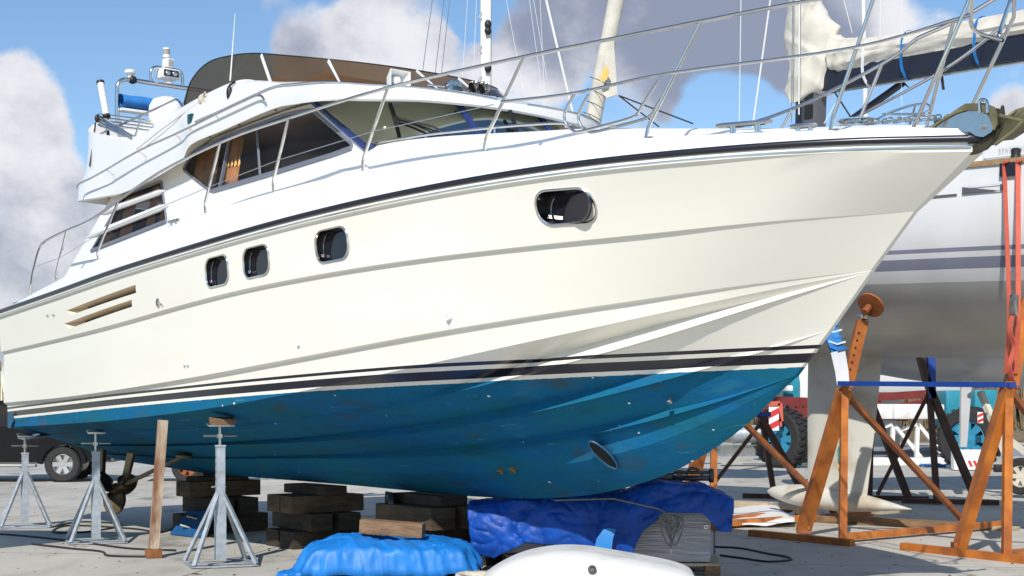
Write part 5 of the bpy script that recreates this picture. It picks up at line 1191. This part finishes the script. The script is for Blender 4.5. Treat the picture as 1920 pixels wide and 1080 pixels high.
wire(1160, 179, 1300, 232, 23, .012, 'black', SB, 'sheet'); wire(1160, 179, 1236, 238, 23, .012, 'black', SB, 'sheet')
for k in range(5):
    y = 150+22*k; x = 1132-.19*(y-100); m = MB(); m.tube([S(W(x-17, y-6, 23.2)), S(W(x, y, 23.0)), S(W(x+17, y+10, 23.2))], .006, 5); m.build('furling_line', 'black', SB)
# red ratchet straps over the gunwale down to the cradle
for px, off in ((1894, 0), (1911, .0)):
    m = MB(); P = [near_pt(px, 304)+Vector((0, -.12, .06)), near_pt(px-1, 306, .06), near_pt(px-1, 330, .06), S(W(px-2, 560, 15.1)), S(W(px-4, 640, 15.2)), S(W(px-8, 700, 15.3))]
    m.tube(catmull(P, 4), 1., sq=(.006, .028), up=(0, 1, 0)); sp_ = m.build('lashing_strap', 'strap_red', SB)
m = MB(); m.box(S(W(1901, 572, 15.0)), (.08, .05, .22), bev=.01); m.build('ratchet', 'steel', sp_)
m = MB(); m.tube(catmull([S(p) for p in (W(1900, 580, 15.0), W(1894, 620, 15.0), W(1902, 650, 15.05), W(1893, 690, 15.1), W(1905, 730, 15.2))], 5), 1., sq=(.006, .026), up=(0, 1, 0)); m.build('strap_tail', 'strap_red', sp_)
# ---- orange cradle
CR = thing('boat_cradle', 'orange painted steel cradle holding the sailing yacht, its near posts in the sun', 'boat cradle', (4.0, 17.5, 0))
def Cp(p): return Vector(p)-Vector((4.0, 17.5, 0))
def post(vf, vt, sf, mt, par, w1=.10, w2=.16, org=None):
    o = org or Vector((0, 0, 0))
    m = MB(); m.tube(fillet([vf-o, vf-o+Vector((.0, 0, .16)), vt-o], .06) if False else [vf-o, vt-o], 1., sq=(w1/2, w1/2)); m.build('post', mt, par, ang=30)
    if sf is not None:
        m = MB(); m.tube([sf-o, vt-o+Vector((0, 0, -.06))], 1., sq=(w2*.30, w2/2)); m.build('leg', mt, par, ang=30)
CO = Vector((4.0, 17.5, 0))
feet = []
for vf, top_z, sf, base in (((1580, 1010), 1.87, (1506, 996), ((1408, 999), (1598, 1018))), ((1887, 1043), 1.88, (1798, 1030), ((1693, 1024), (1925, 1050))), ((1337, 986), 1.87, (1280, 975), ((1230, 968), (1350, 990)))):
    a = G(*vf, .05); t_ = Vector((a.x+.02, a.y, top_z)); s_ = G(*sf, .05); post(a, t_, s_, 'steel_orange', CR, .085, .17, CO); feet.append((a, t_))
    m = MB(); m.tube([G(*base[0], .04)-CO, G(*base[1], .04)-CO], 1., sq=(.04, .05)); m.build('base_beam', 'steel_orange', CR, ang=30)
    m = MB(); m.box(s_-CO+Vector((0, -.02, .03)), (.16, .12, .10)); m.cyl(s_-CO+Vector((.05, -.10, .05)), s_-CO+Vector((.05, .1, .05)), .025); m.build('foot_bracket', 'steel_rust', CR)
    m = MB(); m.tube([a-CO+Vector((0, 0, .02)), a-CO+Vector((2.6, 2.0, .02))], 1., sq=(.04, .05)); m.build('cross_beam', 'steel_orange', CR, ang=30)
    m = MB(); m.tube([t_-CO+Vector((.02, .03, -.10)), a-CO+Vector((1.95, 1.55, .06))], 1., sq=(.03, .035)); br_ = m.build('brace', 'steel_rust', CR, ang=30)
    m = MB(); m.tube([a-CO+Vector((.05, .05, 1.0)) , a-CO+Vector((-.9, 1.1, .08))], 1., sq=(.02, .02)); 
    for k in range(1, 10):
        c_ = (t_-CO+Vector((.02, .03, -.10))).lerp(a-CO+Vector((1.95, 1.55, .06)), k/10); h = MB(); h.cyl(c_+Vector((-.012, -.034, 0)), c_+Vector((-.014, -.040, 0)), .012, seg=8); h.build('bolt_hole', 'matt_black', br_)
m = MB(); m.tube([feet[0][1]-CO+Vector((-.06, -.06, .02)), feet[1][1]-CO+Vector((.03, -.06, -.04))], 1., sq=(.028, .05)); m.build('padded_beam', 'pad_blue', CR, ang=30)
a, b = W(1588, 724, 17.4), W(1617, 600, 17.3); m = MB(); m.tube([a-CO, b-CO], 1., sq=(.065, .06)); ap = m.build('adjustable_post', 'steel_orange', CR, ang=30)
for k in range(6): 
    c_ = (a-CO).lerp(b-CO, .25+.11*k); h = MB(); h.cyl(c_+Vector((-.02, -.062, 0)), c_+Vector((-.02, -.068, 0)), .013, seg=8); h.build('bolt_hole', 'matt_black', ap)
c_ = W(1628, 577, 17.15); m = MB(); m.cyl(b-CO, c_-CO, .03); m.cyl(b-CO+Vector((0, 0, .02)), b-CO+Vector((.01, 0, .05)), .07); m.build('screw', 'steel', ap)
nd = (Vector((.62, .55, .62))).normalized(); m = MB(); m.lathe([(0, -.01), (.165, -.01), (.165, .02), (0, .02)], 22, c=c_-CO+Vector((.03, 0, .03)), rot=nd.to_track_quat('Z', 'Y').to_matrix()); m.cyl(c_-CO-nd*.10, c_-CO+nd*.02, .045); m.build('hull_pad', 'steel_rust', ap)
a2, b2 = W(1896, 720, 15.4), W(1925, 560, 15.3); m = MB(); m.tube([a2-CO, b2-CO], 1., sq=(.065, .06)); m.build('adjustable_post', 'steel_orange', CR, ang=30)
m = MB()
P = [W(1556, 606, 17.3), W(1560, 630, 17.2), W(1572, 660, 17.2)]
m.tube(catmull([p-CO for p in P], 5), 1., sq=(.02, .085), up=(0, 1, 0)); bs_ = m.build('ratchet_strap', 'strap_blue', CR)
for k in range(5):
    c_ = P[0].lerp(P[2], .05+.21*k)-CO; m = MB(); m.tube([c_+Vector((-.10, -.04, .02)), c_+Vector((0, -.055, -.02)), c_+Vector((.10, -.04, .01))], 1., sq=(.008, .028), up=(0, 0, 1)); m.build('strap_loop', ('strap_blue', 'strap_white')[k % 2], bs_)
for x0, x1, x2 in ((1564, 1572, 1576), (1578, 1584, 1586)):
    m = MB(); m.tube([W(x0, 660, 17.15)-CO, W(x1, 695, 17.2)-CO, W(x2, 722, 17.2)-CO], 1., sq=(.006, .042), up=(0, 1, 0)); m.build('strap_tail', 'strap_white', bs_)
# ---- dark cradle further back, in the shade, with the grey hull on it
CR2 = thing('boat_cradle', 'dark brown steel cradle standing in shade behind the orange one, under the grey hull', 'boat cradle', (6.6, 25, 0)); C2O = Vector((6.6, 25, 0))
for vf, vt, sf, D_ in (((1452, 915), (1428, 780), (1510, 912), 25.2), ((1630, 922), (1634, 750), (1703, 945), 24.8), ((1757, 938), (1742, 725), (1832, 948), 23.8)):
    a = W(*vf, D_); a.z = .05; t_ = W(*vt, D_); s_ = W(*sf, D_); s_.z = .05
    m = MB(); m.tube([a-C2O, t_-C2O], 1., sq=(.045, .045)); m.build('post', 'steel_brown', CR2, ang=30)
    m = MB(); m.tube([s_-C2O, t_-C2O+Vector((-.05, 0, .12)), W(vt[0]-28, vt[1]-100, D_)-C2O] if vf[0] == 1757 else [s_-C2O, t_-C2O+Vector((-.02, 0, .0))], 1., sq=(.05, .09)); m.build('leg', 'steel_brown', CR2, ang=30)
    m = MB(); m.tube([t_-C2O+Vector((0, 0, -.1)), W(vf[0]-112, vf[1]-10, D_+.3)-C2O], 1., sq=(.03, .035)); m.build('brace', 'steel_brown', CR2, ang=30)
    m = MB(); m.tube([a-C2O+Vector((-.5, .3, 0)), s_-C2O+Vector((.3, -.2, 0))], 1., sq=(.04, .05)); m.build('base_beam', 'steel_brown', CR2, ang=30)
    if vf[0] == 1452: m = MB(); m.box(t_-C2O+Vector((.0, 0, .03)), (.30, .2, .09), bev=.02); m.build('post_cap', 'pad_blue', CR2)
m = MB(); a, b = W(1740, 690, 23.8), W(1738, 665, 23.8); m.tube([a-C2O+Vector((.05, 0, -.5)), b-C2O+Vector((.05, 0, .3))], 1., sq=(.06, .09)); m.build('strap_wrap', 'pad_blue', CR2)
GH = thing('sailing_yacht', 'grey hull with a narrow rudder blade in shade behind the dark cradle', 'sailing yacht', (0, 0, 0))
mh, rows3, dk3 = sail_hull(zb=1.98, sheer=4.1)
GH.location = (11.55, 27.2, 0); GH.rotation_euler = (0, 0, math.atan2(.25, 1))
mh.build('hull', 'sail_hull_plain', GH, ang=40); m = MB(); m.grid(dk3); m.build('deck', 'deck_white', GH)
bpy.context.view_layer.update(); gi = GH.matrix_basis.inverted()
m = MB(); m.prism([gi @ W(1803, 712, 25.6), gi @ W(1823, 712, 25.6), gi @ W(1813, 838, 25.6), gi @ W(1801, 838, 25.6)], (0, .05, 0)); m.build('rudder', 'sail_hull_plain', GH)
m = MB(); m.blob(gi @ W(1836, 722, 25.4), (.22, .08, .05)); m.build('saildrive', 'black', GH)
m = MB(); m.prism([(-.5, -.08, .3), (.9, -.08, .3), (1.0, -.08, 2.2), (-.7, -.08, 2.2)], (0, .16, 0)); m.build('keel_fin', 'keel_paint', GH); m = MB(); m.box((.2, 0, .15), (1.6, .5, .3), bev=.03); m.build('keel_shoe', 'steel_brown', GH)
# ---- sailing boat whose mast stands up behind the flybridge
MBt = thing('sailing_yacht', 'sailing yacht behind the flybridge, only its white stepped mast and wires showing', 'sailing yacht', (0, 0, 0)); p = W(909, 700, 33); MBt.location = (p.x, p.y, 0); MBt.rotation_euler = (0, 0, R(150))
bpy.context.view_layer.update(); mi_ = MBt.matrix_basis.inverted()
hh, _, dk4 = sail_hull(); hh.build('hull', 'sail_hull_plain', MBt, ang=40); m = MB(); m.grid(dk4); m.build('deck', 'deck_white', MBt)
m = MB(); m.prism([(-.5, -.08, .0), (.9, -.08, .0), (1.0, -.08, 2.4), (-.7, -.08, 2.4)], (0, .16, 0)); m.build('keel_fin', 'keel_paint', MBt)
m = MB(); m.tube([(0, 0, 4.4), (0, 0, 16)], .105, 14); ms = m.build('mast', 'spar_white', MBt)
m = MB(); m.tube([mi_ @ W(916, 205, 32.9), mi_ @ W(918, -30, 32.9)], .045, 8); m.build('sail_track', 'spar_white', ms)
for y in (30, 93, 150):
    m = MB(); m.tube([mi_ @ W(903, y-7, 32.9), mi_ @ W(897, y+2, 32.9), mi_ @ W(903, y+5, 32.9)], .016, 6); m.build('mast_step', 'steel_dull', ms)
for y, h_ in ((46, .12), (58, .10), (128, .12)):
    m = MB(); m.blob(mi_ @ W(915, y, 32.8), (.08, .08, h_*.9)); m.build('mast_fitting', 'black', ms)
for q in ((852, -300, 792, 136), (868, -300, 816, 138), (866, -200, 828, 136), (890, -200, 866, 160), (905, -300, 887, 160), (922, -100, 921, 180), (965, -200, 1021, 205), (975, -150, 1026, 150), (1008, -100, 1022, 200), (940, -50, 985, 190)):
    wire(*q, 33, .010 if q[0] < 880 else .006, 'steel_dull' if q[0] < 880 else 'line_white', MBt)
MB3 = thing('sailing_yacht', 'distant sailing yacht with a thin white mast seen below the boom of the cream cover', 'sailing yacht', (0, 0, 0)); p = W(1632, 400, 46); MB3.location = (p.x, p.y, 0)
m = MB(); m.tube([(0, 0, 4), (-.16, 0, 11.2), (-.25, 0, 16)], [.13, .08, .06], 10); m.build('mast', 'spar_white', MB3); hh, _, dk4 = sail_hull(); hh.build('hull', 'sail_hull_plain', MB3, ang=40); m = MB(); m.prism([(-.5, -.08, .0), (.9, -.08, .0), (1.0, -.08, 2.4), (-.7, -.08, 2.4)], (0, .16, 0)); m.build('keel_fin', 'keel_paint', MB3); m = MB(); m.grid(dk4); m.build('deck', 'deck_white', MB3)
# ------------------------------------------------------------------ pickup and trailer seen under the stern
def wheel(par, c, r_, w_, ax, rim, tread=False, spokes=6):
    q = Vector(ax).normalized().to_track_quat('Z', 'Y').to_matrix(); c = Vector(c)
    m = MB(); m.lathe([(r_*.62, -w_/2), (r_*.90, -w_/2*1.02), (r_*.985, -w_/2*.8), (r_, -w_*.3), (r_, w_*.3), (r_*.985, w_/2*.8), (r_*.90, w_/2*1.02), (r_*.62, w_/2), (r_*.60, w_*.3), (r_*.60, -w_*.3), (r_*.62, -w_/2)], 32, c=c, rot=q)
    if tread:
        for k in range(26):
            for s in (-1, 1):
                a = 2*math.pi*(k+.5*(s > 0))/26; e = Matrix.Rotation(a, 3, 'Z'); m.box(c+q @ (e @ Vector((r_*1.005, 0, s*w_*.24))), (r_*.09, r_*.13, w_*.42), rot=q @ e @ Matrix.Rotation(.35*s, 3, 'X'))
    o = m.build('wheel', 'tyre', par, ang=30)
    m = MB(); m.lathe([(r_*.60, w_*.36), (r_*.55, w_*.40), (r_*.52, w_*.22), (r_*.52, -.1*w_), (r_*.15, -.05*w_)], 30, c=c, rot=q)
    for s in (1,):
        for k in range(spokes):
            e = Matrix.Rotation(2*math.pi*k/spokes, 3, 'Z'); m.prism([c+q @ (e @ Vector(p)) for p in ((r_*.10, -r_*.10, w_*.30), (r_*.55, -r_*.13, w_*.36), (r_*.55, r_*.13, w_*.36), (r_*.10, r_*.10, w_*.30))], q @ Vector((0, 0, -w_*.1)))
    m.lathe([(0, w_*.34), (r_*.12, w_*.34), (r_*.16, w_*.28), (r_*.16, w_*.15)], 16, c=c, rot=q); m.build('rim', rim, o, ang=30)
    return o
PK = thing('pickup', 'black pickup truck behind the stern, front wheel with six spoke rim visible', 'pickup truck', (-9.74, 31.9, 0), R(4))
def pickup():
    prof = [(-4.15, .62), (-4.15, 1.12), (-2.25, 1.12), (-2.2, 1.72), (-.85, 1.78), (.05, 1.22), (.95, 1.10), (1.02, .75), (1.0, .48), (.52, .44)]
    arch = lambda cx: [(cx+.47*math.cos(a), .40+.47*math.sin(a)) for a in [R(x) for x in range(0, 181, 20)]]
    out = prof+[(x, max(z, .44)) for x, z in arch(0)]+[(-.55, .44), (-2.6, .44)]+[(x, max(z, .44)) for x, z in arch(-3.15)]+[(-3.75, .5)]
    m = MB(); m.prism([(x, -.90, z) for x, z in out], (0, 1.8, 0)); m.build('body', 'car_black', PK, ang=30)
    for s in (-1, 1):
        m = MB(); m.tube([(x*1.0, s*.93, z) for x, z in arch(0)], .05, sq=(1, 1)); m.build('wheel_arch', 'car_black', PK, ang=30)
        m = MB(); m.box((-1.6, s*.92, .36), (2.1, .16, .05), bev=.01); m.build('side_step', 'steel_dull', PK)
        m = MB(); m.prism([(-2.05, s*.905, 1.18), (-2.0, s*.905, 1.66), (-.95, s*.905, 1.70), (-.15, s*.905, 1.22)], (0, s*.01, 0)); m.build('side_window', 'port_glass', PK)
        for x in (0, -3.15): wheel(PK, (x, s*.80, .385), .385, .26, (0, s, 0), 'alloy')
    m = MB(); m.box((.98, 0, .55), (.22, 1.7, .24), bev=.05); m.build('bumper', 'car_grey', PK)
    for s in (-1, 1): m = MB(); m.box((1.0, s*.68, .95), (.06, .36, .16), bev=.02); m.build('headlight', 'lamp_glass', PK)
pickup()
TR = thing('trailer', 'small trailer with a rusty rimmed wheel behind the timber stacks', 'trailer', (-7.05, 31.6, 0), R(8))
for s in (-1, 1): wheel(TR, (0, s*.75, .34), .34, .2, (0, s, 0), 'steel_rust')
m = MB(); m.box((0, 0, .55), (2.4, 1.2, .1), bev=.02); m.box((0, 0, .36), (.08, 1.4, .08)); m.bar((1.2, .3, .52), (2.2, 0, .45), .08, .08); m.bar((1.2, -.3, .52), (2.2, 0, .45), .08, .08); m.bar((2.1, 0, 0), (2.1, 0, .5), .06, .06); m.build('chassis', 'galvanised', TR)
# ------------------------------------------------------------------ quay side at the back right
def slab(name, x0, x1, y0, y1, z, mt, h_=None):
    m = MB()
    if h_ is None: m.add([(x0, y0, z), (x1, y0, z), (x1, y1, z), (x0, y1, z)], [(0, 1, 2, 3)])
    else: m.box(((x0+x1)/2, (y0+y1)/2, h_/2), (x1-x0, y1-y0, h_))
    return struct(m.build(name, mt))
slab('road', -120, 120, 49, 62, .004, 'asphalt')
slab('kerb', -120, 120, 47.6, 48.1, 0, 'kerb', .30)
mat('earth', (.20, .15, .09), .95, var=.4, vscale=2)
m = MB(); m.grid([[(x, 66+y, z+.15*math.sin(x*.7+y)) for y, z in ((0, -.1), (2, .5), (4, .9), (8, 1.1), (14, .9), (20, -.2))] for x in range(-120, 121, 4)]); struct(m.build('bank', 'earth'))
mat('reed', (.26, .19, .10), .9, var=.5, vscale=1.2)
m = MB(); rnd = random.Random(2)
for i in range(5200):
    x, y = (rnd.uniform(8, 34) if i < 4200 else rnd.uniform(-40, 8)), rnd.uniform(68, 76); h_ = rnd.uniform(1.6, 3.3); b_ = Vector((x, y, .6)); t_ = b_+Vector((rnd.gauss(0, .22), rnd.gauss(0, .22), h_)); w_ = .02+.02*rnd.random()
    m.add([b_-Vector((w_, 0, 0)), b_+Vector((w_, 0, 0)), b_.lerp(t_, .6)+Vector((w_, 0, 0)), t_, b_.lerp(t_, .6)-Vector((w_, 0, 0))], [(0, 1, 2, 3, 4)])
    if i % 3 == 0: m.add([t_+Vector((-.05, 0, -.5)), t_+Vector((.05, 0, -.5)), t_+Vector((.06, 0, -.15)), t_+Vector((0, 0, .05)), t_+Vector((-.06, 0, -.15))], [(0, 1, 2, 3, 4)])
rd = m.build('reeds', 'reed', smooth=False, fix=False); rd['kind'] = 'stuff'; rd['label'] = 'dry brown reeds on the bank'
# boat mover: teal and red frame on big tyres
BM = thing('boat_mover', 'teal and dark red hydraulic boat mover on big treaded tyres', 'boat mover', (10, 40, 0)); BO = Vector((10, 40, 0))
def Bp(px, py, D_): return W(px, py, D_)-BO
def bmw(px, D_, r_, ax): p = W(px, 800, D_); return wheel(BM, (p.x-BO.x, p.y-BO.y, r_), r_, r_*.62, ax, 'teal_rim', True, 8)
bmw(1468, 38.5, .78, (-.78, -.62, 0)); bmw(1512, 42, .78, (-.78, -.62, 0)); bmw(1818, 37.5, .80, (-.62, -.78, 0)); bmw(1448, 44, .7, (-.78, -.62, 0))
for (x0, y0, x1, y1, w_, h_, D_, mt) in ((1380, 752, 1525, 757, .25, .32, 39, 'red_beam'), (1420, 777, 1530, 773, .25, .26, 38.6, 'red_beam'), (1625, 746, 1745, 738, .3, .22, 41, 'red_beam'), (1632, 800, 1642, 745, .25, .3, 41, 'red_beam'), (1632, 770, 1760, 752, .2, .2, 42, 'red_beam'), (1640, 775, 1700, 778, .3, .35, 40, 'red_beam')):
    m = MB(); m.bar(Bp(x0, y0, D_), Bp(x1, y1, D_), w_, h_); m.build('beam', mt, BM, ang=30)
for (cx, cy, w_, h_, d_, D_, mt, nm) in ((1795, 765, 1.0, 1.0, 1.2, 41, 'teal_machine', 'engine_box'), (1838, 770, .62, 1.15, 1., 40, 'teal_machine', 'leg_column'), (1480, 722, .45, 1.0, .6, 40, 'teal_machine', 'leg_column'), (1507, 712, .62, 1.1, .8, 40.6, 'white_plastic', 'cowling'), (1475, 790, .40, .30, .5, 38.7, 'teal_machine', 'valve_block'), (1330, 838, .5, .35, .5, 41, 'teal_machine', 'valve_block'), (1475, 728, .34, .16, .1, 39.4, 'white_plastic', 'panel')):
    m = MB(); m.box(Bp(cx, cy, D_), (w_, d_, h_), bev=.04); m.build(nm, mt, BM, ang=30)
m = MB(); m.cyl(Bp(1372, 815, 39), Bp(1425, 813, 39), .24); m.build('air_tank', 'galvanised', BM)
m = MB(); m.box(Bp(1400, 842, 39.4), (1.5, .6, .22)); m.build('step', 'steel_dull', BM)
for q in ((1455, 765, 1462, 800), (1432, 758, 1462, 756), (1462, 756, 1464, 790)):
    m = MB(); m.bar(Bp(q[0], q[1], 38.0), Bp(q[2], q[3], 38.0), .12, .12); m.build('sling', 'strap_red', BM)
for k in range(7):
    a = Bp(1425+16*k, 765+6*math.sin(k*2.), 38.8); m = MB(); m.tube(catmull([a, a+Vector((.12, -.05, -.12)), a+Vector((.25, 0, .02)), a+Vector((.35, 0, -.1))], 4), .02, 5); m.build('hose', 'black', BM)
def chevron(px, py, D_, w_, h_, label):
    t = thing('warning_board', label, 'warning board', W(px, py, D_)); t.location.z = max(t.location.z, h_/2)
    m = MB(); m.box((0, 0, 0), (w_, .03, h_)); m.build('board', 'white_plastic', t)
    n_ = max(2, int(h_/.22)); s = h_/n_
    for k in range(n_): z0 = -h_/2+s*k; m = MB(); m.prism([(-w_/2, -.018, z0), (w_/2, -.018, z0+s*.45), (w_/2, -.018, z0+s*.95), (-w_/2, -.018, z0+s*.5)], (0, -.004, 0)); m.build('red_stripe', 'warn_red', t)
    return t
mat('warn_red', (.60, .03, .03), .5)
chevron(1451, 785, 37.6, .26, .62, 'narrow red and white striped board beside the big left tyre'); chevron(1838, 783, 36.5, .14, .28, 'small red and white striped board above the right tyre')
cb = thing('barrier_block', 'white block with a red striped panel on the quay before the right tyre', 'barrier', W(1812, 860, 36.8)); cb.location.z = .28
m = MB(); m.box((0, 0, 0), (.72, .3, .52), bev=.03); m.build('block', 'white_plastic', cb)
for k in range(2): m = MB(); m.prism([(.05+.13*k, -.155, -.17), (.12+.13*k, -.155, -.17), (.05+.13*k, -.155, -.02), (-.02+.13*k, -.155, -.02)], (0, -.006, 0)); m.build('red_stripe', 'warn_red', cb)
# white motor boat on the mover
WB_ = thing('motor_boat', 'white motor boat far back between keel and dark cradle, cockpit hatch open', 'motor boat', W(1700, 742, 44), R(6))
m = MB(); rows_ = []
for i in range(13):
    t = i/12; x = -3.4+5.2*t; b = 1.1*(1-max(0, (t-.6)/.4)**2)+.02; rows_.append([Vector((x, b, .95)), Vector((x, b*1.02, .55)), Vector((x, b*.8, .1)), Vector((x, 0, -.1+.3*t**3)), Vector((x, -b*.8, .1)), Vector((x, -b*1.02, .55)), Vector((x, -b, .95))])
m.grid(rows_, cv=True); m.add(rows_[0], [tuple(range(7))]); m.build('hull', 'gelcoat_white', WB_, ang=40)
m = MB(); m.box((-1.5, 0, 1.05), (2.4, 1.6, .3), bev=.1); m.build('coaming', 'black', WB_); m = MB(); m.box((-.6, -.2, 1.1), (1.6, 1.3, .28), bev=.1); m.build('foredeck', 'gelcoat_white', WB_)
m = MB(); m.tube(fillet([(-.75, -.6, 1.2), (-.95, -.6, 1.95), (-.35, -.6, 1.95), (-.15, -.6, 1.2)], .1), .035, 8); m.prism([(-.78, -.6, 1.25), (-.93, -.6, 1.9), (-.38, -.6, 1.9), (-.2, -.6, 1.25)], (0, .03, 0)); m.build('hatch', 'interior_grey', WB_)
m = MB(); m.bar((.1, -.5, 1.2), (.55, -.5, 1.75), .08, .08); m.bar((.6, -.4, 1.2), (.6, -.4, 1.7), .05, .05); m.build('post', 'white_plastic', WB_)
# white trestles
for px in (1672, 1718):
    t = thing('trestle', 'white steel trestle on the quay behind the bulb keel, %s' % ('left one' if px == 1672 else 'right one'), 'trestle', W(px, 845, 40), R(10)); t.location.z = 0
    for a, b in (((0, 0, .1), (.04, 0, 1.25)), ((0, .0, 1.2), (.95, 0, .12)), ((0, 0, 1.15), (-.5, .4, .9))):
        m = MB(); m.bar(a, b, .10, .10); m.build('leg', 'white_plastic', t, ang=30)
    m = MB(); m.box((.1, 0, .12), (1.9, .5, .22), bev=.02); m.build('base', 'white_plastic', t, ang=30)
    m = MB(); m.box((.0, 0, 1.5), (1.5, .4, .42), bev=.06); m.build('tray', 'grp_white', t, ang=30)
bt = thing('boat_trailer', 'pale drawbar trailer with a jockey wheel at the right picture edge', 'trailer', W(1895, 840, 26), 0); bt.location.z = 0; bto = Vector(bt.location)
for q in ((1838, 735, 1862, 790), (1862, 790, 1905, 905), (1880, 815, 1925, 850)):
    m = MB(); m.bar(W(q[0], q[1], 26.3)-bto, W(q[2], q[3], 26)-bto, .10, .10); m.build('drawbar', 'canvas_cream', bt, ang=30)
wheel(bt, W(1916, 893, 25.6)-bto, .33, .2, (-.7, -.7, 0), 'canvas_cream'); m = MB(); m.box(W(1880, 878, 25.8)-bto, (.30, .15, .14), bev=.02); m.build('coupling', 'black', bt)
pl = thing('flat_trailer', 'low blue grey flat trailer by the quay kerb', 'trailer', (11.6, 44.5, 0)); m = MB(); m.box((0, 0, .34), (5.2, 1.2, .12), bev=.02); m.box((0, 0, .18), (4.6, .9, .2), bev=.02); m.build('bed', 'kerb', pl)
# ---- loose things round the keel
m = MB(); rows_ = []
for i in range(21):
    row = []
    for j in range(9):
        s, t = i/20, j/8; p = G(1340+150*s, 992-34*t*(.5+.5*math.sin(s*2.6+.3))-2); p.z = .02+.06*abs(math.sin(s*5+t*2))*s+.10*s*t*math.sin(s*3.1)+.10*max(0, s-.75)*math.sin(t*6); row.append(p)
    rows_.append(row)
m.grid(rows_); o = m.build('plastic_sheet', 'white_sheet', None, ang=60); so = o.modifiers.new('t', 'SOLIDIFY'); so.thickness = .02; tag(o, 'crumpled white plastic sheet on the concrete left of the orange cradle', 'sheet')
def plank(px0, py0, px1, py1, w_, h_, mt, label, z=None):
    a, b = G(px0, py0, h_/2), G(px1, py1, h_/2); c = (a+b)/2; L_ = (b-a).length; m = MB(); m.box((0, 0, 0), (L_, w_, h_), bev=.006); o = m.build('plank', mt, None, ang=30); o.location = (c.x, c.y, h_/2 if z is None else z); o.rotation_euler = (0, 0, math.atan2((b-a).y, (b-a).x)); return tag(o, label, 'plank')
plank(1535, 972, 1800, 986, .24, .10, 'timber_brown', 'long brown timber lying under the keel bulb'); plank(1640, 972, 1700, 968, .22, .08, 'timber_pale', 'short pale chock under the tail of the keel bulb', .14); plank(1440, 950, 1500, 962, .5, .10, 'timber_mid', 'brown timber board beneath the nose of the keel bulb'); plank(1375, 948, 1450, 952, .3, .16, 'timber_pale', 'pale timber offcut between white sheet and cradle brace'); plank(1800, 984, 1900, 992, .3, .05, 'timber_pale', 'flat pale board on the ground near the right cradle post')
plank(1345, 976, 1432, 968, .12, .10, 'steel_orange', 'orange steel bar on the ground behind the white sheet')
m = MB(); P = [G(1730+12*math.cos(k*1.9)+k*3, 875+1.5*math.sin(k*2.7))+Vector((0, 0, .03+.03*(k % 2))) for k in range(14)]; m.tube(catmull(P, 4), .03, 6); tag(m.build('rope', 'strap_blue'), 'small blue rope heap on the sunlit quay right of the keel', 'rope')
# ---- unseen hull added just left of the picture to shade the concrete
SHADE_HULL = thing('sailing_yacht', 'neighbouring sailing yacht just beyond the left picture edge, known by its shade on the concrete', 'sailing yacht', (-11.75, 12.0, -.25), R(8))
hh, _, dk4 = sail_hull(zb=1.9); hh.build('hull', 'sail_hull_plain', SHADE_HULL, ang=40); m = MB(); m.grid(dk4); m.build('deck', 'deck_white', SHADE_HULL); m = MB(); m.prism([(-.5, -.08, .25), (.9, -.08, .25), (1.0, -.08, 2.2), (-.7, -.08, 2.2)], (0, .16, 0)); m.build('keel_fin', 'keel_paint', SHADE_HULL)
